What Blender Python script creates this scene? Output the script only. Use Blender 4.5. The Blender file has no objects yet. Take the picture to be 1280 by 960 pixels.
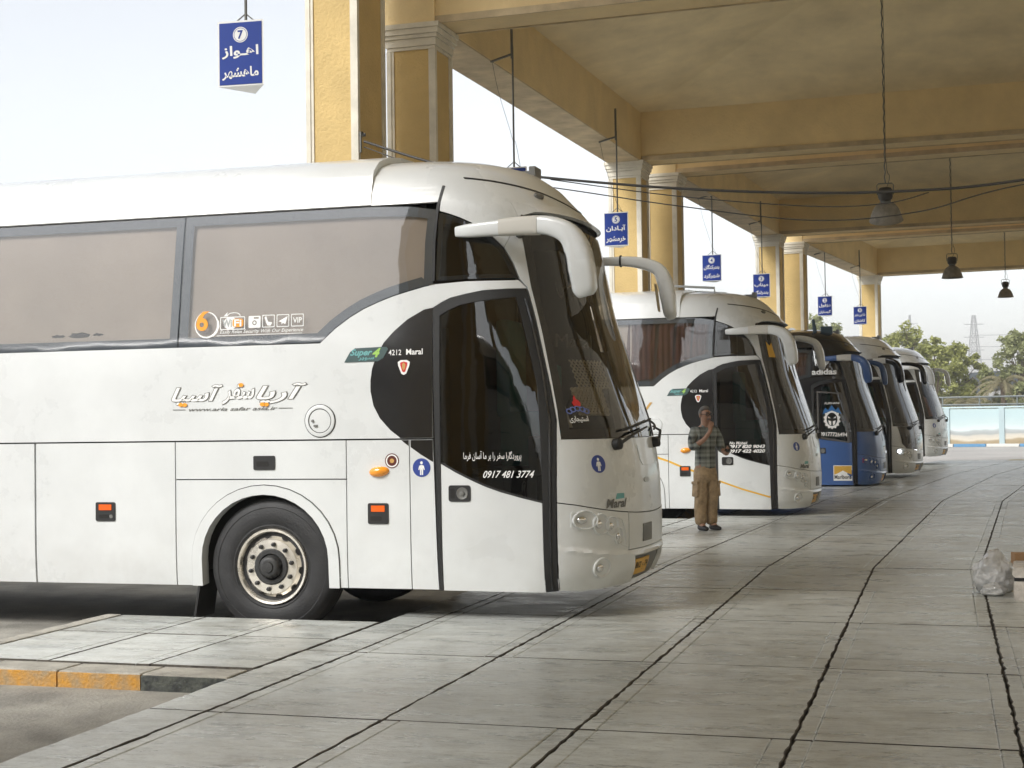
import bpy, bmesh, math, random
from mathutils import Vector, Matrix
random.seed(7)
SC = bpy.context.scene
COL = SC.collection
R = math.radians
# ------------------------------------------------------------------ camera
def make_camera():
    f = 1865.0
    yaw = math.atan(540 / f); pitch = math.atan((527.5 - 480) / f); roll = math.atan(.014)
    fwd = Vector((-math.sin(yaw) * math.cos(pitch), math.cos(yaw) * math.cos(pitch), math.sin(pitch)))
    r0 = Vector((math.cos(yaw), math.sin(yaw), 0)); u0 = r0.cross(fwd)
    r = math.cos(roll) * r0 - math.sin(roll) * u0; u = math.sin(roll) * r0 + math.cos(roll) * u0
    cd = bpy.data.cameras.new('camera'); cd.sensor_width = 36; cd.lens = 36 * f / 1280
    cd.clip_start = .1; cd.clip_end = 6000
    co = bpy.data.objects.new('camera', cd); COL.objects.link(co)
    m = Matrix((r, u, -fwd)).transposed().to_4x4(); m.translation = (0, 0, 1.5)
    co.matrix_world = m
    SC.camera = co
    return fwd, r, u
make_camera()
# ------------------------------------------------------------------ sky, sun, exposure
SUN_EL, SUN_AZ = 40.0, 212.0          # azimuth clockwise from +Y
w = bpy.data.worlds.new('World'); SC.world = w; w.use_nodes = True
nt = w.node_tree; bg = nt.nodes['Background']
sky = nt.nodes.new('ShaderNodeTexSky'); sky.sky_type = 'NISHITA'; sky.sun_disc = False
sky.sun_elevation = R(SUN_EL); sky.sun_rotation = R(SUN_AZ)
sky.air_density = 1.0; sky.dust_density = 1.5; sky.ozone_density = 1.0; sky.altitude = 0
hs = nt.nodes.new('ShaderNodeHueSaturation'); hs.inputs['Saturation'].default_value = .24   # dusty, whitened air
nt.links.new(sky.outputs[0], hs.inputs['Color']); nt.links.new(hs.outputs[0], bg.inputs[0]); bg.inputs[1].default_value = .098
sd = bpy.data.lights.new('sun', 'SUN'); sd.energy = 1.3; sd.angle = R(20); sd.color = (1, .98, .945)
so = bpy.data.objects.new('sun', sd); COL.objects.link(so)
sdir = Vector((math.sin(R(SUN_AZ)) * math.cos(R(SUN_EL)), math.cos(R(SUN_AZ)) * math.cos(R(SUN_EL)), math.sin(R(SUN_EL))))
so.rotation_euler = (-sdir).to_track_quat('-Z', 'Y').to_euler(); so.location = (-30, -30, 40)
SC.view_settings.view_transform = 'Standard'; SC.view_settings.look = 'None'
SC.view_settings.gamma = 1; SC.view_settings.use_curve_mapping = False
SC.view_settings.exposure = 1.38
cy = SC.cycles
cy.use_denoising = True; cy.max_bounces = 7; cy.diffuse_bounces = 5; cy.glossy_bounces = 3; cy.transparent_max_bounces = 8
cy.use_adaptive_sampling = True; cy.adaptive_threshold = .02
cy.sample_clamp_indirect = 6; cy.caustics_reflective = False; cy.caustics_refractive = False

# ------------------------------------------------------------------ materials
MATS = {}
def mat(name, col=(.8, .8, .8), rough=.5, metal=0, coat=0, var=0, vscale=4, stretch=(1, 1, 1), bump=0, bscale=40,
        rvar=0, objvar=0, col2=None, spec=.5, emit=0, coords='Object', detail=5, crough=.08):
    if name in MATS: return MATS[name]
    m = bpy.data.materials.new(name); m.use_nodes = True; MATS[name] = m
    n = m.node_tree.nodes; l = m.node_tree.links; b = n['Principled BSDF']
    b.inputs['Base Color'].default_value = (*col, 1); b.inputs['Roughness'].default_value = rough
    b.inputs['Metallic'].default_value = metal; b.inputs['Coat Weight'].default_value = coat
    b.inputs['Coat Roughness'].default_value = crough; b.inputs['Specular IOR Level'].default_value = spec
    if emit:
        b.inputs['Emission Color'].default_value = (*col, 1); b.inputs['Emission Strength'].default_value = emit
    if var or bump or rvar or objvar:
        tc = n.new('ShaderNodeTexCoord'); mp = n.new('ShaderNodeMapping'); mp.inputs['Scale'].default_value = stretch
        l.new(tc.outputs[coords], mp.inputs[0])
        no = n.new('ShaderNodeTexNoise'); no.inputs['Scale'].default_value = vscale; no.inputs['Detail'].default_value = detail
        no.inputs['Roughness'].default_value = .62
        l.new(mp.outputs[0], no.inputs['Vector'])
        if var:
            mx = n.new('ShaderNodeMix'); mx.data_type = 'RGBA'
            c2 = col2 if col2 else tuple(c * (1 - var) for c in col)
            c1 = col if col2 else tuple(min(1, c * (1 + var * .5)) for c in col)
            mx.inputs[6].default_value = (*c2, 1); mx.inputs[7].default_value = (*c1, 1)
            rp = n.new('ShaderNodeMapRange'); rp.inputs[1].default_value = .33; rp.inputs[2].default_value = .67
            l.new(no.outputs[0], rp.inputs[0]); l.new(rp.outputs[0], mx.inputs[0])
            out = mx.outputs[2]
            if objvar:
                oi = n.new('ShaderNodeObjectInfo'); mr = n.new('ShaderNodeMapRange')
                mr.inputs[3].default_value = 1 - objvar; mr.inputs[4].default_value = 1 + objvar
                l.new(oi.outputs['Random'], mr.inputs[0])
                m2 = n.new('ShaderNodeMix'); m2.data_type = 'RGBA'; m2.blend_type = 'MULTIPLY'; m2.inputs[0].default_value = 1
                cb = n.new('ShaderNodeCombineColor')
                for k in range(3): l.new(mr.outputs[0], cb.inputs[k])
                l.new(out, m2.inputs[6]); l.new(cb.outputs[0], m2.inputs[7]); out = m2.outputs[2]
            l.new(out, b.inputs['Base Color'])
        if rvar:
            rr = n.new('ShaderNodeMapRange'); rr.inputs[1].default_value = .3; rr.inputs[2].default_value = .7
            rr.inputs[3].default_value = rough - rvar; rr.inputs[4].default_value = rough + rvar
            l.new(no.outputs[0], rr.inputs[0]); l.new(rr.outputs[0], b.inputs['Roughness'])
        if bump:
            nb = n.new('ShaderNodeTexNoise'); nb.inputs['Scale'].default_value = bscale; nb.inputs['Detail'].default_value = 4
            l.new(mp.outputs[0], nb.inputs['Vector'])
            bp = n.new('ShaderNodeBump'); bp.inputs['Strength'].default_value = bump; bp.inputs['Distance'].default_value = .02
            l.new(nb.outputs[0], bp.inputs['Height']); l.new(bp.outputs[0], b.inputs['Normal'])
    return m
def glass(name, tint, boost=1.7, wav=0):
    if name in MATS: return MATS[name]
    m = bpy.data.materials.new(name); m.use_nodes = True; MATS[name] = m
    n = m.node_tree.nodes; l = m.node_tree.links; n.remove(n['Principled BSDF'])
    out = n['Material Output']; tr = n.new('ShaderNodeBsdfTransparent'); tr.inputs[0].default_value = (*tint, 1)
    gl = n.new('ShaderNodeBsdfGlossy'); gl.inputs['Roughness'].default_value = .015
    fr = n.new('ShaderNodeFresnel'); ge = n.new('ShaderNodeNewGeometry'); io = n.new('ShaderNodeMapRange')
    io.inputs[3].default_value = 1.5; io.inputs[4].default_value = 1 / 1.5      # thin pane: the same both ways
    l.new(ge.outputs['Backfacing'], io.inputs[0]); l.new(io.outputs[0], fr.inputs[0])
    mu = n.new('ShaderNodeMath'); mu.operation = 'MULTIPLY'; mu.inputs[1].default_value = boost; mu.use_clamp = True
    l.new(fr.outputs[0], mu.inputs[0]); mx = n.new('ShaderNodeMixShader')
    l.new(mu.outputs[0], mx.inputs[0]); l.new(tr.outputs[0], mx.inputs[1]); l.new(gl.outputs[0], mx.inputs[2])
    if wav:
        tc = n.new('ShaderNodeTexCoord'); no = n.new('ShaderNodeTexNoise'); no.inputs['Scale'].default_value = 3.0; no.inputs['Detail'].default_value = 1
        bp = n.new('ShaderNodeBump'); bp.inputs['Strength'].default_value = wav; bp.inputs['Distance'].default_value = .02
        l.new(tc.outputs['Object'], no.inputs['Vector']); l.new(no.outputs[0], bp.inputs['Height'])
        l.new(bp.outputs[0], gl.inputs['Normal']); l.new(bp.outputs[0], fr.inputs['Normal'])
    l.new(mx.outputs[0], out.inputs[0])
    return m
M_white = mat('white_coach_paint', (.70, .72, .72), .30, coat=.6, var=.09, vscale=1.1, detail=10, rvar=.08, bump=.035, bscale=1.7)
def grime(m):
    """road dust splashed up the skirt, in the coach's own coordinates"""
    n = m.node_tree.nodes; l = m.node_tree.links; b = n['Principled BSDF']; src = b.inputs['Base Color'].links[0].from_socket
    tc = n.new('ShaderNodeTexCoord'); sp = n.new('ShaderNodeSeparateXYZ'); l.new(tc.outputs['Object'], sp.inputs[0])
    no = n.new('ShaderNodeTexNoise'); no.inputs['Scale'].default_value = 2.6; no.inputs['Detail'].default_value = 9; no.inputs['Roughness'].default_value = .7; l.new(tc.outputs['Object'], no.inputs['Vector'])
    mz = n.new('ShaderNodeMapRange'); mz.inputs[1].default_value = 1.15; mz.inputs[2].default_value = .36; l.new(sp.outputs['Z'], mz.inputs[0])
    mn = n.new('ShaderNodeMapRange'); mn.inputs[1].default_value = .42; mn.inputs[2].default_value = .72; mn.inputs[4].default_value = .22; l.new(no.outputs[0], mn.inputs[0])
    mu = n.new('ShaderNodeMath'); mu.operation = 'MULTIPLY'; l.new(mz.outputs[0], mu.inputs[0]); l.new(mn.outputs[0], mu.inputs[1])
    mx = n.new('ShaderNodeMix'); mx.data_type = 'RGBA'; l.new(mu.outputs[0], mx.inputs[0]); l.new(src, mx.inputs[6]); mx.inputs[7].default_value = (.34, .31, .26, 1)
    l.new(mx.outputs[2], b.inputs['Base Color'])
grime(M_white)
M_black = mat('black_gloss_panel', (.012, .012, .013), .18, coat=.6)
M_rub = mat('black_rubber', (.016, .016, .016), .55)
M_dark = mat('dark_underbody', (.012, .011, .010), .8)
M_tyre = mat('tyre_rubber', (.022, .022, .023), .62, var=.35, vscale=9, bump=.15, bscale=60)
M_rim = mat('alloy_rim', (.86, .81, .72), .30, metal=.75, var=.12, vscale=8, rvar=.06)
M_hub = mat('dirty_hub', (.03, .03, .03), .5, bump=.2, bscale=80)
M_orange = mat('orange_reflector', (.85, .13, .01), .25, coat=.5)
M_amber = mat('amber_lens', (.9, .33, .02), .2, coat=.6)
M_blueS = mat('blue_sticker', (.03, .06, .28), .4)
M_wsticker = mat('white_sticker', (.85, .85, .83), .45)
M_chrome = mat('chrome', (.75, .75, .75), .12, metal=1)
M_grey = mat('grey_plastic', (.16, .16, .15), .5)
M_lgrey = mat('light_grey_vinyl', (.42, .44, .44), .4)
M_ovinyl = mat('orange_vinyl', (.9, .36, .03), .4)
M_curtain = mat('beige_blind', (.38, .32, .265), .9, var=.12, vscale=1.2)
M_brown = mat('brown_curtain', (.08, .033, .023), .9, var=.4, vscale=3)
M_frit = mat('window_frit', (.03, .045, .06), .4)
M_glass = glass('side_glass', (.84, .84, .84), 2.9, .06)
M_ws = glass('windscreen_glass', (.36, .33, .28), 1.35)
M_dglass = glass('door_glass', (.40, .40, .40), 2.3, .05)
M_int = mat('cabin_trim', (.06, .045, .032), .7)
M_teal = mat('teal_cloth', (.05, .25, .22), .8)
M_teal2 = mat('teal_print', (.16, .42, .42), .4)
M_green = mat('green_print', (.35, .6, .12), .4)
M_gold = mat('gold_vinyl', (.55, .33, .10), .4)
M_yelvin = mat('yellow_vinyl', (.75, .42, .03), .4)
M_plate = mat('yellow_number_plate', (.75, .42, .05), .4)
M_redp = mat('red_print', (.6, .02, .02), .4)
M_bluepaint = mat('blue_coach_paint', (.045, .11, .30), .3, coat=.6, var=.08, vscale=2)
M_plaster = mat('ochre_ceiling_plaster', (.83, .69, .425), .85, var=.2, vscale=.9, detail=9, bump=.25, bscale=22)
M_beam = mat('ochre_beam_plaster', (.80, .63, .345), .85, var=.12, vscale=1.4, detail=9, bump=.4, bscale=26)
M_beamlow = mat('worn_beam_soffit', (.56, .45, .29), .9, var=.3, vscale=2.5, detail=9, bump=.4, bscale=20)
M_colm = mat('yellow_column_plaster', (.62, .45, .19), .8, var=.1, vscale=2.2, bump=.5, bscale=34)
M_trim = mat('white_stucco_trim', (.72, .68, .58), .75, var=.15, vscale=4)
M_slab = mat('trowelled_concrete', (.60, .625, .605), .32, var=.22, vscale=2.4, stretch=(.8, 2.2, 1), detail=10, rvar=.12, objvar=.07, bump=.25, bscale=14)
def concrete():
    m = MATS['trowelled_concrete']; n = m.node_tree.nodes; l = m.node_tree.links; b = n['Principled BSDF']
    src = b.inputs['Base Color'].links[0].from_socket
    tc = n.new('ShaderNodeTexCoord')
    def layer(src, scale, lo, hi, dark, stretch=(1, 1, 1), det=6):
        mp = n.new('ShaderNodeMapping'); mp.inputs['Scale'].default_value = stretch; l.new(tc.outputs['Object'], mp.inputs[0])
        no = n.new('ShaderNodeTexNoise'); no.inputs['Scale'].default_value = scale; no.inputs['Detail'].default_value = det; no.inputs['Roughness'].default_value = .7; l.new(mp.outputs[0], no.inputs['Vector'])
        mr = n.new('ShaderNodeMapRange'); mr.inputs[1].default_value = lo; mr.inputs[2].default_value = hi; l.new(no.outputs[0], mr.inputs[0])
        mx = n.new('ShaderNodeMix'); mx.data_type = 'RGBA'; mx.blend_type = 'MULTIPLY'; l.new(mr.outputs[0], mx.inputs[0]); l.new(src, mx.inputs[6]); mx.inputs[7].default_value = (*dark, 1); return mx.outputs[2]
    o = layer(src, .5, .45, .75, (.66, .62, .56))                       # old spills and tyre dirt
    o = layer(o, 4.0, .46, .74, (.68, .67, .63), (.8, 2.4, 1), 10)      # trowel streaks
    o = layer(o, 16, .5, .75, (.56, .55, .52), (.7, 1.8, 1), 8); o = layer(o, 90, .56, .70, (.66, .64, .60), (.6, 1, 1), 3); o = layer(o, 1.4, .60, .72, (.55, .50, .44), (1, 1, 1), 9)          # pitting
    l.new(o, b.inputs['Base Color'])
concrete()
M_joint = mat('dirt_joint', (.10, .09, .075), .95, var=.5, vscale=20)
M_road = mat('worn_asphalt', (.36, .345, .305), .85, var=.42, vscale=1.6, detail=12, bump=.5, bscale=45)
M_fore = mat('sunlit_forecourt', (.42, .40, .37), .85, var=.2, vscale=.2, detail=8)
M_ground = mat('dry_ground', (.34, .31, .25), .95, var=.2, vscale=.05)
M_kerbY = mat('yellow_kerb_paint', (.62, .29, .02), .75, var=.5, vscale=7, col2=(.33, .27, .18), bump=.5, bscale=50)
M_kerbB = mat('black_kerb_paint', (.03, .033, .036), .8, var=.4, vscale=14, col2=(.13, .14, .12), bump=.5, bscale=50)
M_conc = mat('pale_concrete', (.42, .40, .35), .9, var=.3, vscale=5, bump=.5, bscale=40)
M_signb = mat('blue_sign_face', (.004, .032, .24), .5, spec=.3)
M_signw = mat('white_sign_metal', (.72, .72, .70), .45)
M_steel = mat('dull_steel', (.14, .14, .13), .55, metal=.3)
M_cable = mat('black_cable', (.06, .058, .055), .6)
M_lamp = mat('dusty_lamp_metal', (.23, .21, .175), .6, metal=.2, var=.3, vscale=12)

# ------------------------------------------------------------------ helpers
def link(o, parent=None):
    COL.objects.link(o)
    if parent is not None: o.parent = parent
    return o
def empty(name, loc=(0, 0, 0), rz=0):
    o = bpy.data.objects.new(name, None); o.location = loc; o.rotation_euler = (0, 0, rz); o.empty_display_size = .1
    return link(o)
def tag(o, label, cat, group=None):
    o['label'] = label; o['category'] = cat
    if group: o['group'] = group
    return o
def kind(o, k): o['kind'] = k; return o
CACHE = {}
def mk(name, vf, m, parent=None, smooth=None, key=None, loc=None):
    """vf = (verts, faces); one mesh object"""
    if key is not None and key in CACHE: me = CACHE[key]
    else:
        v, f = vf() if callable(vf) else vf
        me = bpy.data.meshes.new(name); me.from_pydata([tuple(p) for p in v], [], [tuple(q) for q in f]); me.update()
        if smooth is not None:
            me.polygons.foreach_set('use_smooth', [True] * len(me.polygons)); me.set_sharp_from_angle(angle=R(smooth))
        me.materials.append(m)
        if key is not None: CACHE[key] = me
    o = bpy.data.objects.new(name, me); link(o, parent)
    if loc: o.location = loc
    return o
def box(x0, x1, y0, y1, z0, z1):
    v = [(x, y, z) for z in (z0, z1) for y in (y0, y1) for x in (x0, x1)]
    return v, [(0, 2, 3, 1), (4, 5, 7, 6), (0, 1, 5, 4), (2, 6, 7, 3), (0, 4, 6, 2), (1, 3, 7, 5)]
def bevbox(x0, x1, y0, y1, z0, z1, b=.01):
    bm = bmesh.new(); v, f = box(x0, x1, y0, y1, z0, z1)
    vs = [bm.verts.new(p) for p in v]
    for q in f: bm.faces.new([vs[i] for i in q])
    bmesh.ops.bevel(bm, geom=bm.edges[:], offset=b, segments=2, affect='EDGES', profile=.6)
    bm.verts.index_update(); r = ([v.co.copy() for v in bm.verts], [[v.index for v in q.verts] for q in bm.faces]); bm.free(); return r
def merge(*vfs):
    V, F = [], []
    for v, f in vfs:
        k = len(V); V += [tuple(p) for p in v]; F += [tuple(i + k for i in q) for q in f]
    return V, F
def xf(vf, m): return [m @ Vector(p) for p in vf[0]], vf[1]
def tube(pts, r, seg=8, caps=True, sq=1):
    """polyline tube; r scalar, list, or list of (a,b) with b along 'up'"""
    pts = [Vector(p) for p in pts]; V, F = [], []; up = Vector((0, 0, 1)); n = len(pts)
    pa = None
    for i, p in enumerate(pts):
        d = (pts[min(i + 1, n - 1)] - pts[max(i - 1, 0)]).normalized()
        if pa is None:
            a = d.cross(up)
            if a.length < .05: a = d.cross(Vector((0, 1, 0)))
        else: a = pa - d * pa.dot(d)
        a.normalize(); pa = a; b = a.cross(d).normalized()
        rr = r[i] if isinstance(r, (list, tuple)) else r
        ra, rb = rr if isinstance(rr, (list, tuple)) else (rr, rr)
        for k in range(seg):
            t = 2 * math.pi * k / seg; ct, st_ = math.cos(t), math.sin(t); V.append(p + a * (ra * math.copysign(abs(ct) ** sq, ct)) + b * (rb * math.copysign(abs(st_) ** sq, st_)))
    for i in range(n - 1):
        for k in range(seg):
            F.append((i * seg + k, i * seg + (k + 1) % seg, (i + 1) * seg + (k + 1) % seg, (i + 1) * seg + k))
    if caps:
        F.append(tuple(range(seg))[::-1]); F.append(tuple(range((n - 1) * seg, n * seg)))
    return V, F
def smoothpath(pts, n=6):
    pts = [Vector(p) for p in pts]; out = []
    for i in range(len(pts) - 1):
        p0 = pts[max(i - 1, 0)]; p1 = pts[i]; p2 = pts[i + 1]; p3 = pts[min(i + 2, len(pts) - 1)]
        for k in range(n):
            t = k / n
            out.append(.5 * ((2 * p1) + (p2 - p0) * t + (2 * p0 - 5 * p1 + 4 * p2 - p3) * t * t + (3 * p1 - p0 - 3 * p2 + p3) * t ** 3))
    out.append(pts[-1]); return out
def lathe(prof, seg=32, caps=True):
    """profile (r,h) about +Z"""
    V, F = [], []
    for r, h in prof:
        for k in range(seg):
            t = 2 * math.pi * k / seg; V.append((r * math.cos(t), r * math.sin(t), h))
    for i in range(len(prof) - 1):
        for k in range(seg):
            F.append((i * seg + k, i * seg + (k + 1) % seg, (i + 1) * seg + (k + 1) % seg, (i + 1) * seg + k))
    if caps and prof[0][0] > 1e-4: F.append(tuple(range(seg))[::-1])
    if caps and prof[-1][0] > 1e-4: F.append(tuple(range((len(prof) - 1) * seg, len(prof) * seg)))
    return V, F
def frame(p, n, up=(0, 0, 1)):
    n = Vector(n).normalized(); u = Vector(up); x = u.cross(n).normalized(); y = n.cross(x)
    m = Matrix((x, y, n)).transposed().to_4x4(); m.translation = p; return m
def fill2d(outer, holes=(), us=(), vs=()):
    bm = bmesh.new(); es = []
    for lp in [outer] + list(holes):
        vv = [bm.verts.new((p[0], p[1], 0)) for p in lp]
        for i in range(len(vv)): es.append(bm.edges.new((vv[i], vv[(i + 1) % len(vv)])))
    bmesh.ops.triangle_fill(bm, use_beauty=True, use_dissolve=False, edges=es)
    for ax, vals in ((0, us), (1, vs)):
        for c in vals:
            co = [0, 0, 0]; co[ax] = c; no = [0, 0, 0]; no[ax] = 1
            bmesh.ops.bisect_plane(bm, geom=bm.verts[:] + bm.edges[:] + bm.faces[:], plane_co=co, plane_no=no, dist=1e-5)
    bm.normal_update()
    for f in bm.faces:
        if f.normal.z < 0: f.normal_flip()
    bm.verts.index_update()
    V = [(v.co.x, v.co.y) for v in bm.verts]; F = [[v.index for v in f.verts] for f in bm.faces]
    B = []
    for e in bm.edges:
        if len(e.link_faces) == 1:
            f = e.link_faces[0]; ids = [v.index for v in f.verts]
            a, b = e.verts[0].index, e.verts[1].index
            i = ids.index(a)
            if ids[(i + 1) % len(ids)] != b: a, b = b, a
            B.append((a, b))
    bm.free(); return V, F, B
def drange(a, b, d):
    n = int(math.floor((b - a) / d)); return [a + d * (i + .5) for i in range(n + 1) if a + d * (i + .5) < b]
def solid2d(outer, holes, mapf, off, th, du=None, dv=None):
    us = drange(min(p[0] for p in outer), max(p[0] for p in outer), du) if du else ()
    vs = drange(min(p[1] for p in outer), max(p[1] for p in outer), dv) if dv else ()
    V2, F, B = fill2d(outer, holes, us, vs)
    offf = off if callable(off) else (lambda u, v: off)
    V = [Vector(mapf(u, v, offf(u, v))) for u, v in V2]; F = [list(q) for q in F]
    q = F[0]; nn = (V[q[1]] - V[q[0]]).cross(V[q[2]] - V[q[0]])
    uu, vv = V2[q[0]]; o = Vector(mapf(uu, vv, offf(uu, vv) + .02)) - V[q[0]]
    flip = nn.dot(o) < 0
    if th:
        low = {}
        for a, b in B:
            for k in (a, b):
                if k not in low:
                    low[k] = len(V); V.append(Vector(mapf(V2[k][0], V2[k][1], offf(*V2[k]) - th)))
            F.append([b, a, low[a], low[b]])
    if flip: F = [f[::-1] for f in F]
    return V, F
def patch(name, outer, mapf, off, th, m, parent, holes=(), du=None, dv=None, smooth=35, key=None):
    return mk(name, lambda: solid2d(outer, holes, mapf, off, th, du, dv), m, parent, smooth, key)
def ellipse(cu, cv, ru, rv, n=24, a0=0, a1=360):
    return [(cu + ru * math.cos(R(a0 + (a1 - a0) * k / n)), cv + rv * math.sin(R(a0 + (a1 - a0) * k / n))) for k in range(n + (0 if a1 - a0 == 360 else 1))]
def rrect(u0, u1, v0, v1, r=.01, n=3):
    out = []
    for cx, cy_, a in ((u1 - r, v1 - r, 0), (u0 + r, v1 - r, 90), (u0 + r, v0 + r, 180), (u1 - r, v0 + r, 270)):
        for k in range(n + 1):
            t = R(a + 90 * k / n); out.append((cx + r * math.cos(t), cy_ + r * math.sin(t)))
    return out
def inset(poly, d):
    n = len(poly); ar = sum(poly[i][0] * poly[(i + 1) % n][1] - poly[(i + 1) % n][0] * poly[i][1] for i in range(n))
    s = 1 if ar > 0 else -1; out = []
    for i in range(n):
        p, c, q = Vector(poly[i - 1]), Vector(poly[i]), Vector(poly[(i + 1) % n])
        a = (c - p).normalized(); b = (q - c).normalized()
        na = Vector((-a.y, a.x)) * s; nb = Vector((-b.y, b.x)) * s; h = (na + nb)
        k = h.length_squared
        out.append(tuple(c + h * (2 * d / max(k, .6))) if k > .01 else tuple(c + na * d))
    return out
def strip(pts, wd):
    """thin 2-D ribbon polygon along pts"""
    pts = [Vector(p) for p in pts]; l, r_ = [], []
    for i, p in enumerate(pts):
        d = (pts[min(i + 1, len(pts) - 1)] - pts[max(i - 1, 0)]).normalized(); nn = Vector((-d.y, d.x))
        l.append(tuple(p + nn * wd / 2)); r_.append(tuple(p - nn * wd / 2))
    return l + r_[::-1]
# ---- lettering
def fm(s): return tuple(chr(int(c, 16)) if c else None for c in s.split(','))
JO = {'ا': fm('FE8D,FE8E,,'), 'آ': fm('FE81,FE82,,'), 'ب': fm('FE8F,FE90,FE91,FE92'), 'پ': fm('FB56,FB57,FB58,FB59'), 'ت': fm('FE95,FE96,FE97,FE98'),
      'ج': fm('FE9D,FE9E,FE9F,FEA0'), 'چ': fm('FB7A,FB7B,FB7C,FB7D'), 'خ': fm('FEA5,FEA6,FEA7,FEA8'), 'د': fm('FEA9,FEAA,,'), 'ر': fm('FEAD,FEAE,,'),
      'ز': fm('FEAF,FEB0,,'), 'س': fm('FEB1,FEB2,FEB3,FEB4'), 'ش': fm('FEB5,FEB6,FEB7,FEB8'), 'ف': fm('FED1,FED2,FED3,FED4'), 'ک': fm('FB8E,FB8F,FB90,FB91'),
      'گ': fm('FB92,FB93,FB94,FB95'), 'ل': fm('FEDD,FEDE,FEDF,FEE0'), 'م': fm('FEE1,FEE2,FEE3,FEE4'), 'ن': fm('FEE5,FEE6,FEE7,FEE8'), 'و': fm('FEED,FEEE,,'),
      'ه': fm('FEE9,FEEA,FEEB,FEEC'), 'ی': fm('FBFC,FBFD,FBFE,FBFF'), 'ع': fm('FEC9,FECA,FECB,FECC'), 'ـ': fm('640,640,640,640')}
def shape(s):
    out = []
    for i, c in enumerate(s):
        if c not in JO: out.append(c); continue
        f = JO[c]; pv = i > 0 and s[i - 1] in JO and JO[s[i - 1]][2] is not None
        nx = i < len(s) - 1 and s[i + 1] in JO and f[2] is not None
        out.append(f[3] if pv and nx else f[1] if pv else f[2] if nx else f[0])
    return ''.join(out[::-1])
TXT = {}
def text2d(s, bold=.0, shear=0, ref=None):
    """glyph outlines filled: verts in a unit box 0..1 by 0..1, aspect"""
    k = (s, bold, shear, ref)
    if k in TXT: return TXT[k]
    c = bpy.data.curves.new('lettering', 'FONT'); c.body = shape(s) if any(ch in JO for ch in s) else s
    c.size = 1; c.offset = bold; c.shear = shear; c.resolution_u = 3
    o = bpy.data.objects.new('lettering', c); COL.objects.link(o)
    dg = bpy.context.evaluated_depsgraph_get(); me = bpy.data.meshes.new_from_object(o.evaluated_get(dg))
    V = [tuple(v.co) for v in me.vertices]; F = [tuple(p.vertices) for p in me.polygons]
    bpy.data.objects.remove(o); bpy.data.curves.remove(c); bpy.data.meshes.remove(me)
    # island index, so overlapping letters never share a plane
    par = list(range(len(V)))
    def fd(i):
        while par[i] != i: par[i] = par[par[i]]; i = par[i]
        return i
    for f in F:
        for q in f[1:]: par[fd(f[0])] = fd(q)
    ids = {}; lay = []
    for i in range(len(V)): lay.append(ids.setdefault(fd(i), len(ids)) % 5)
    x0 = min(v[0] for v in V); x1 = max(v[0] for v in V); y0 = min(v[1] for v in V); y1 = max(v[1] for v in V)
    bb = (x0, x1, y0, y1)
    if ref is not None and ref != bold: x0, x1, y0, y1 = text2d(s, ref, shear)[3]
    TXT[k] = ([((v[0] - x0) / (x1 - x0), (v[1] - y0) / (y1 - y0)) for v in V], F, lay, bb); return TXT[k]
def letters(name, s, mapf, rect, m, parent, off=.003, bold=.02, shear=0, slope=0, key=None, ref=None):
    def mkv():
        v2, F, lay, _ = text2d(s, bold, shear, ref); u0, v0, u1, v1 = rect
        V = [Vector(mapf(u0 + (u1 - u0) * a, v0 + (v1 - v0) * b + slope * a, off + .0005 * k)) for (a, b), k in zip(v2, lay)]
        f = F[0]; nn = (V[f[1]] - V[f[0]]).cross(V[f[2]] - V[f[0]])
        o = Vector(mapf(u0, v0, off + .02)) - Vector(mapf(u0, v0, off))
        return V, ([q[::-1] for q in F] if nn.dot(o) < 0 else F)
    return mk(name, mkv, m, parent, None, key)

# ================================================================== SETTING
def roadz(y):
    t = [(-40, -.10), (8.4, -.10), (10.6, -.16), (16, -.16), (23, -.27), (32, -.33), (36, -.33), (41, -.27), (47, -.12), (60, -.12)]
    for (a, za), (b, zb) in zip(t, t[1:]):
        if y <= b: return za + (zb - za) * max(0, (y - a)) / (b - a)
    return -.12
def plane(x0, x1, y0, y1, z): return [(x0, y0, z), (x1, y0, z), (x1, y1, z), (x0, y1, z)], [(0, 1, 2, 3)]
kind(mk('ground', plane(-900, 900, -900, 900, -.42), M_ground), 'structure')
ys = [-40, 0, 8.4, 10.6, 16, 18, 20, 23, 27, 32, 36, 38, 41, 44, 47, 52]
rv = []; rf = []
for i, y in enumerate(ys): rv += [(-70, y, roadz(y)), (-4.05, y, roadz(y))]
for i in range(len(ys) - 1): rf.append((2 * i, 2 * i + 1, 2 * i + 3, 2 * i + 2))
kind(mk('road', (rv, rf), M_road), 'structure')
kind(mk('forecourt', plane(-60, 160, 52, 200, -.16), M_fore), 'structure')
kind(mk('side_yard', plane(7.2, 160, -40, 52, -.17), M_fore), 'structure')
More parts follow.
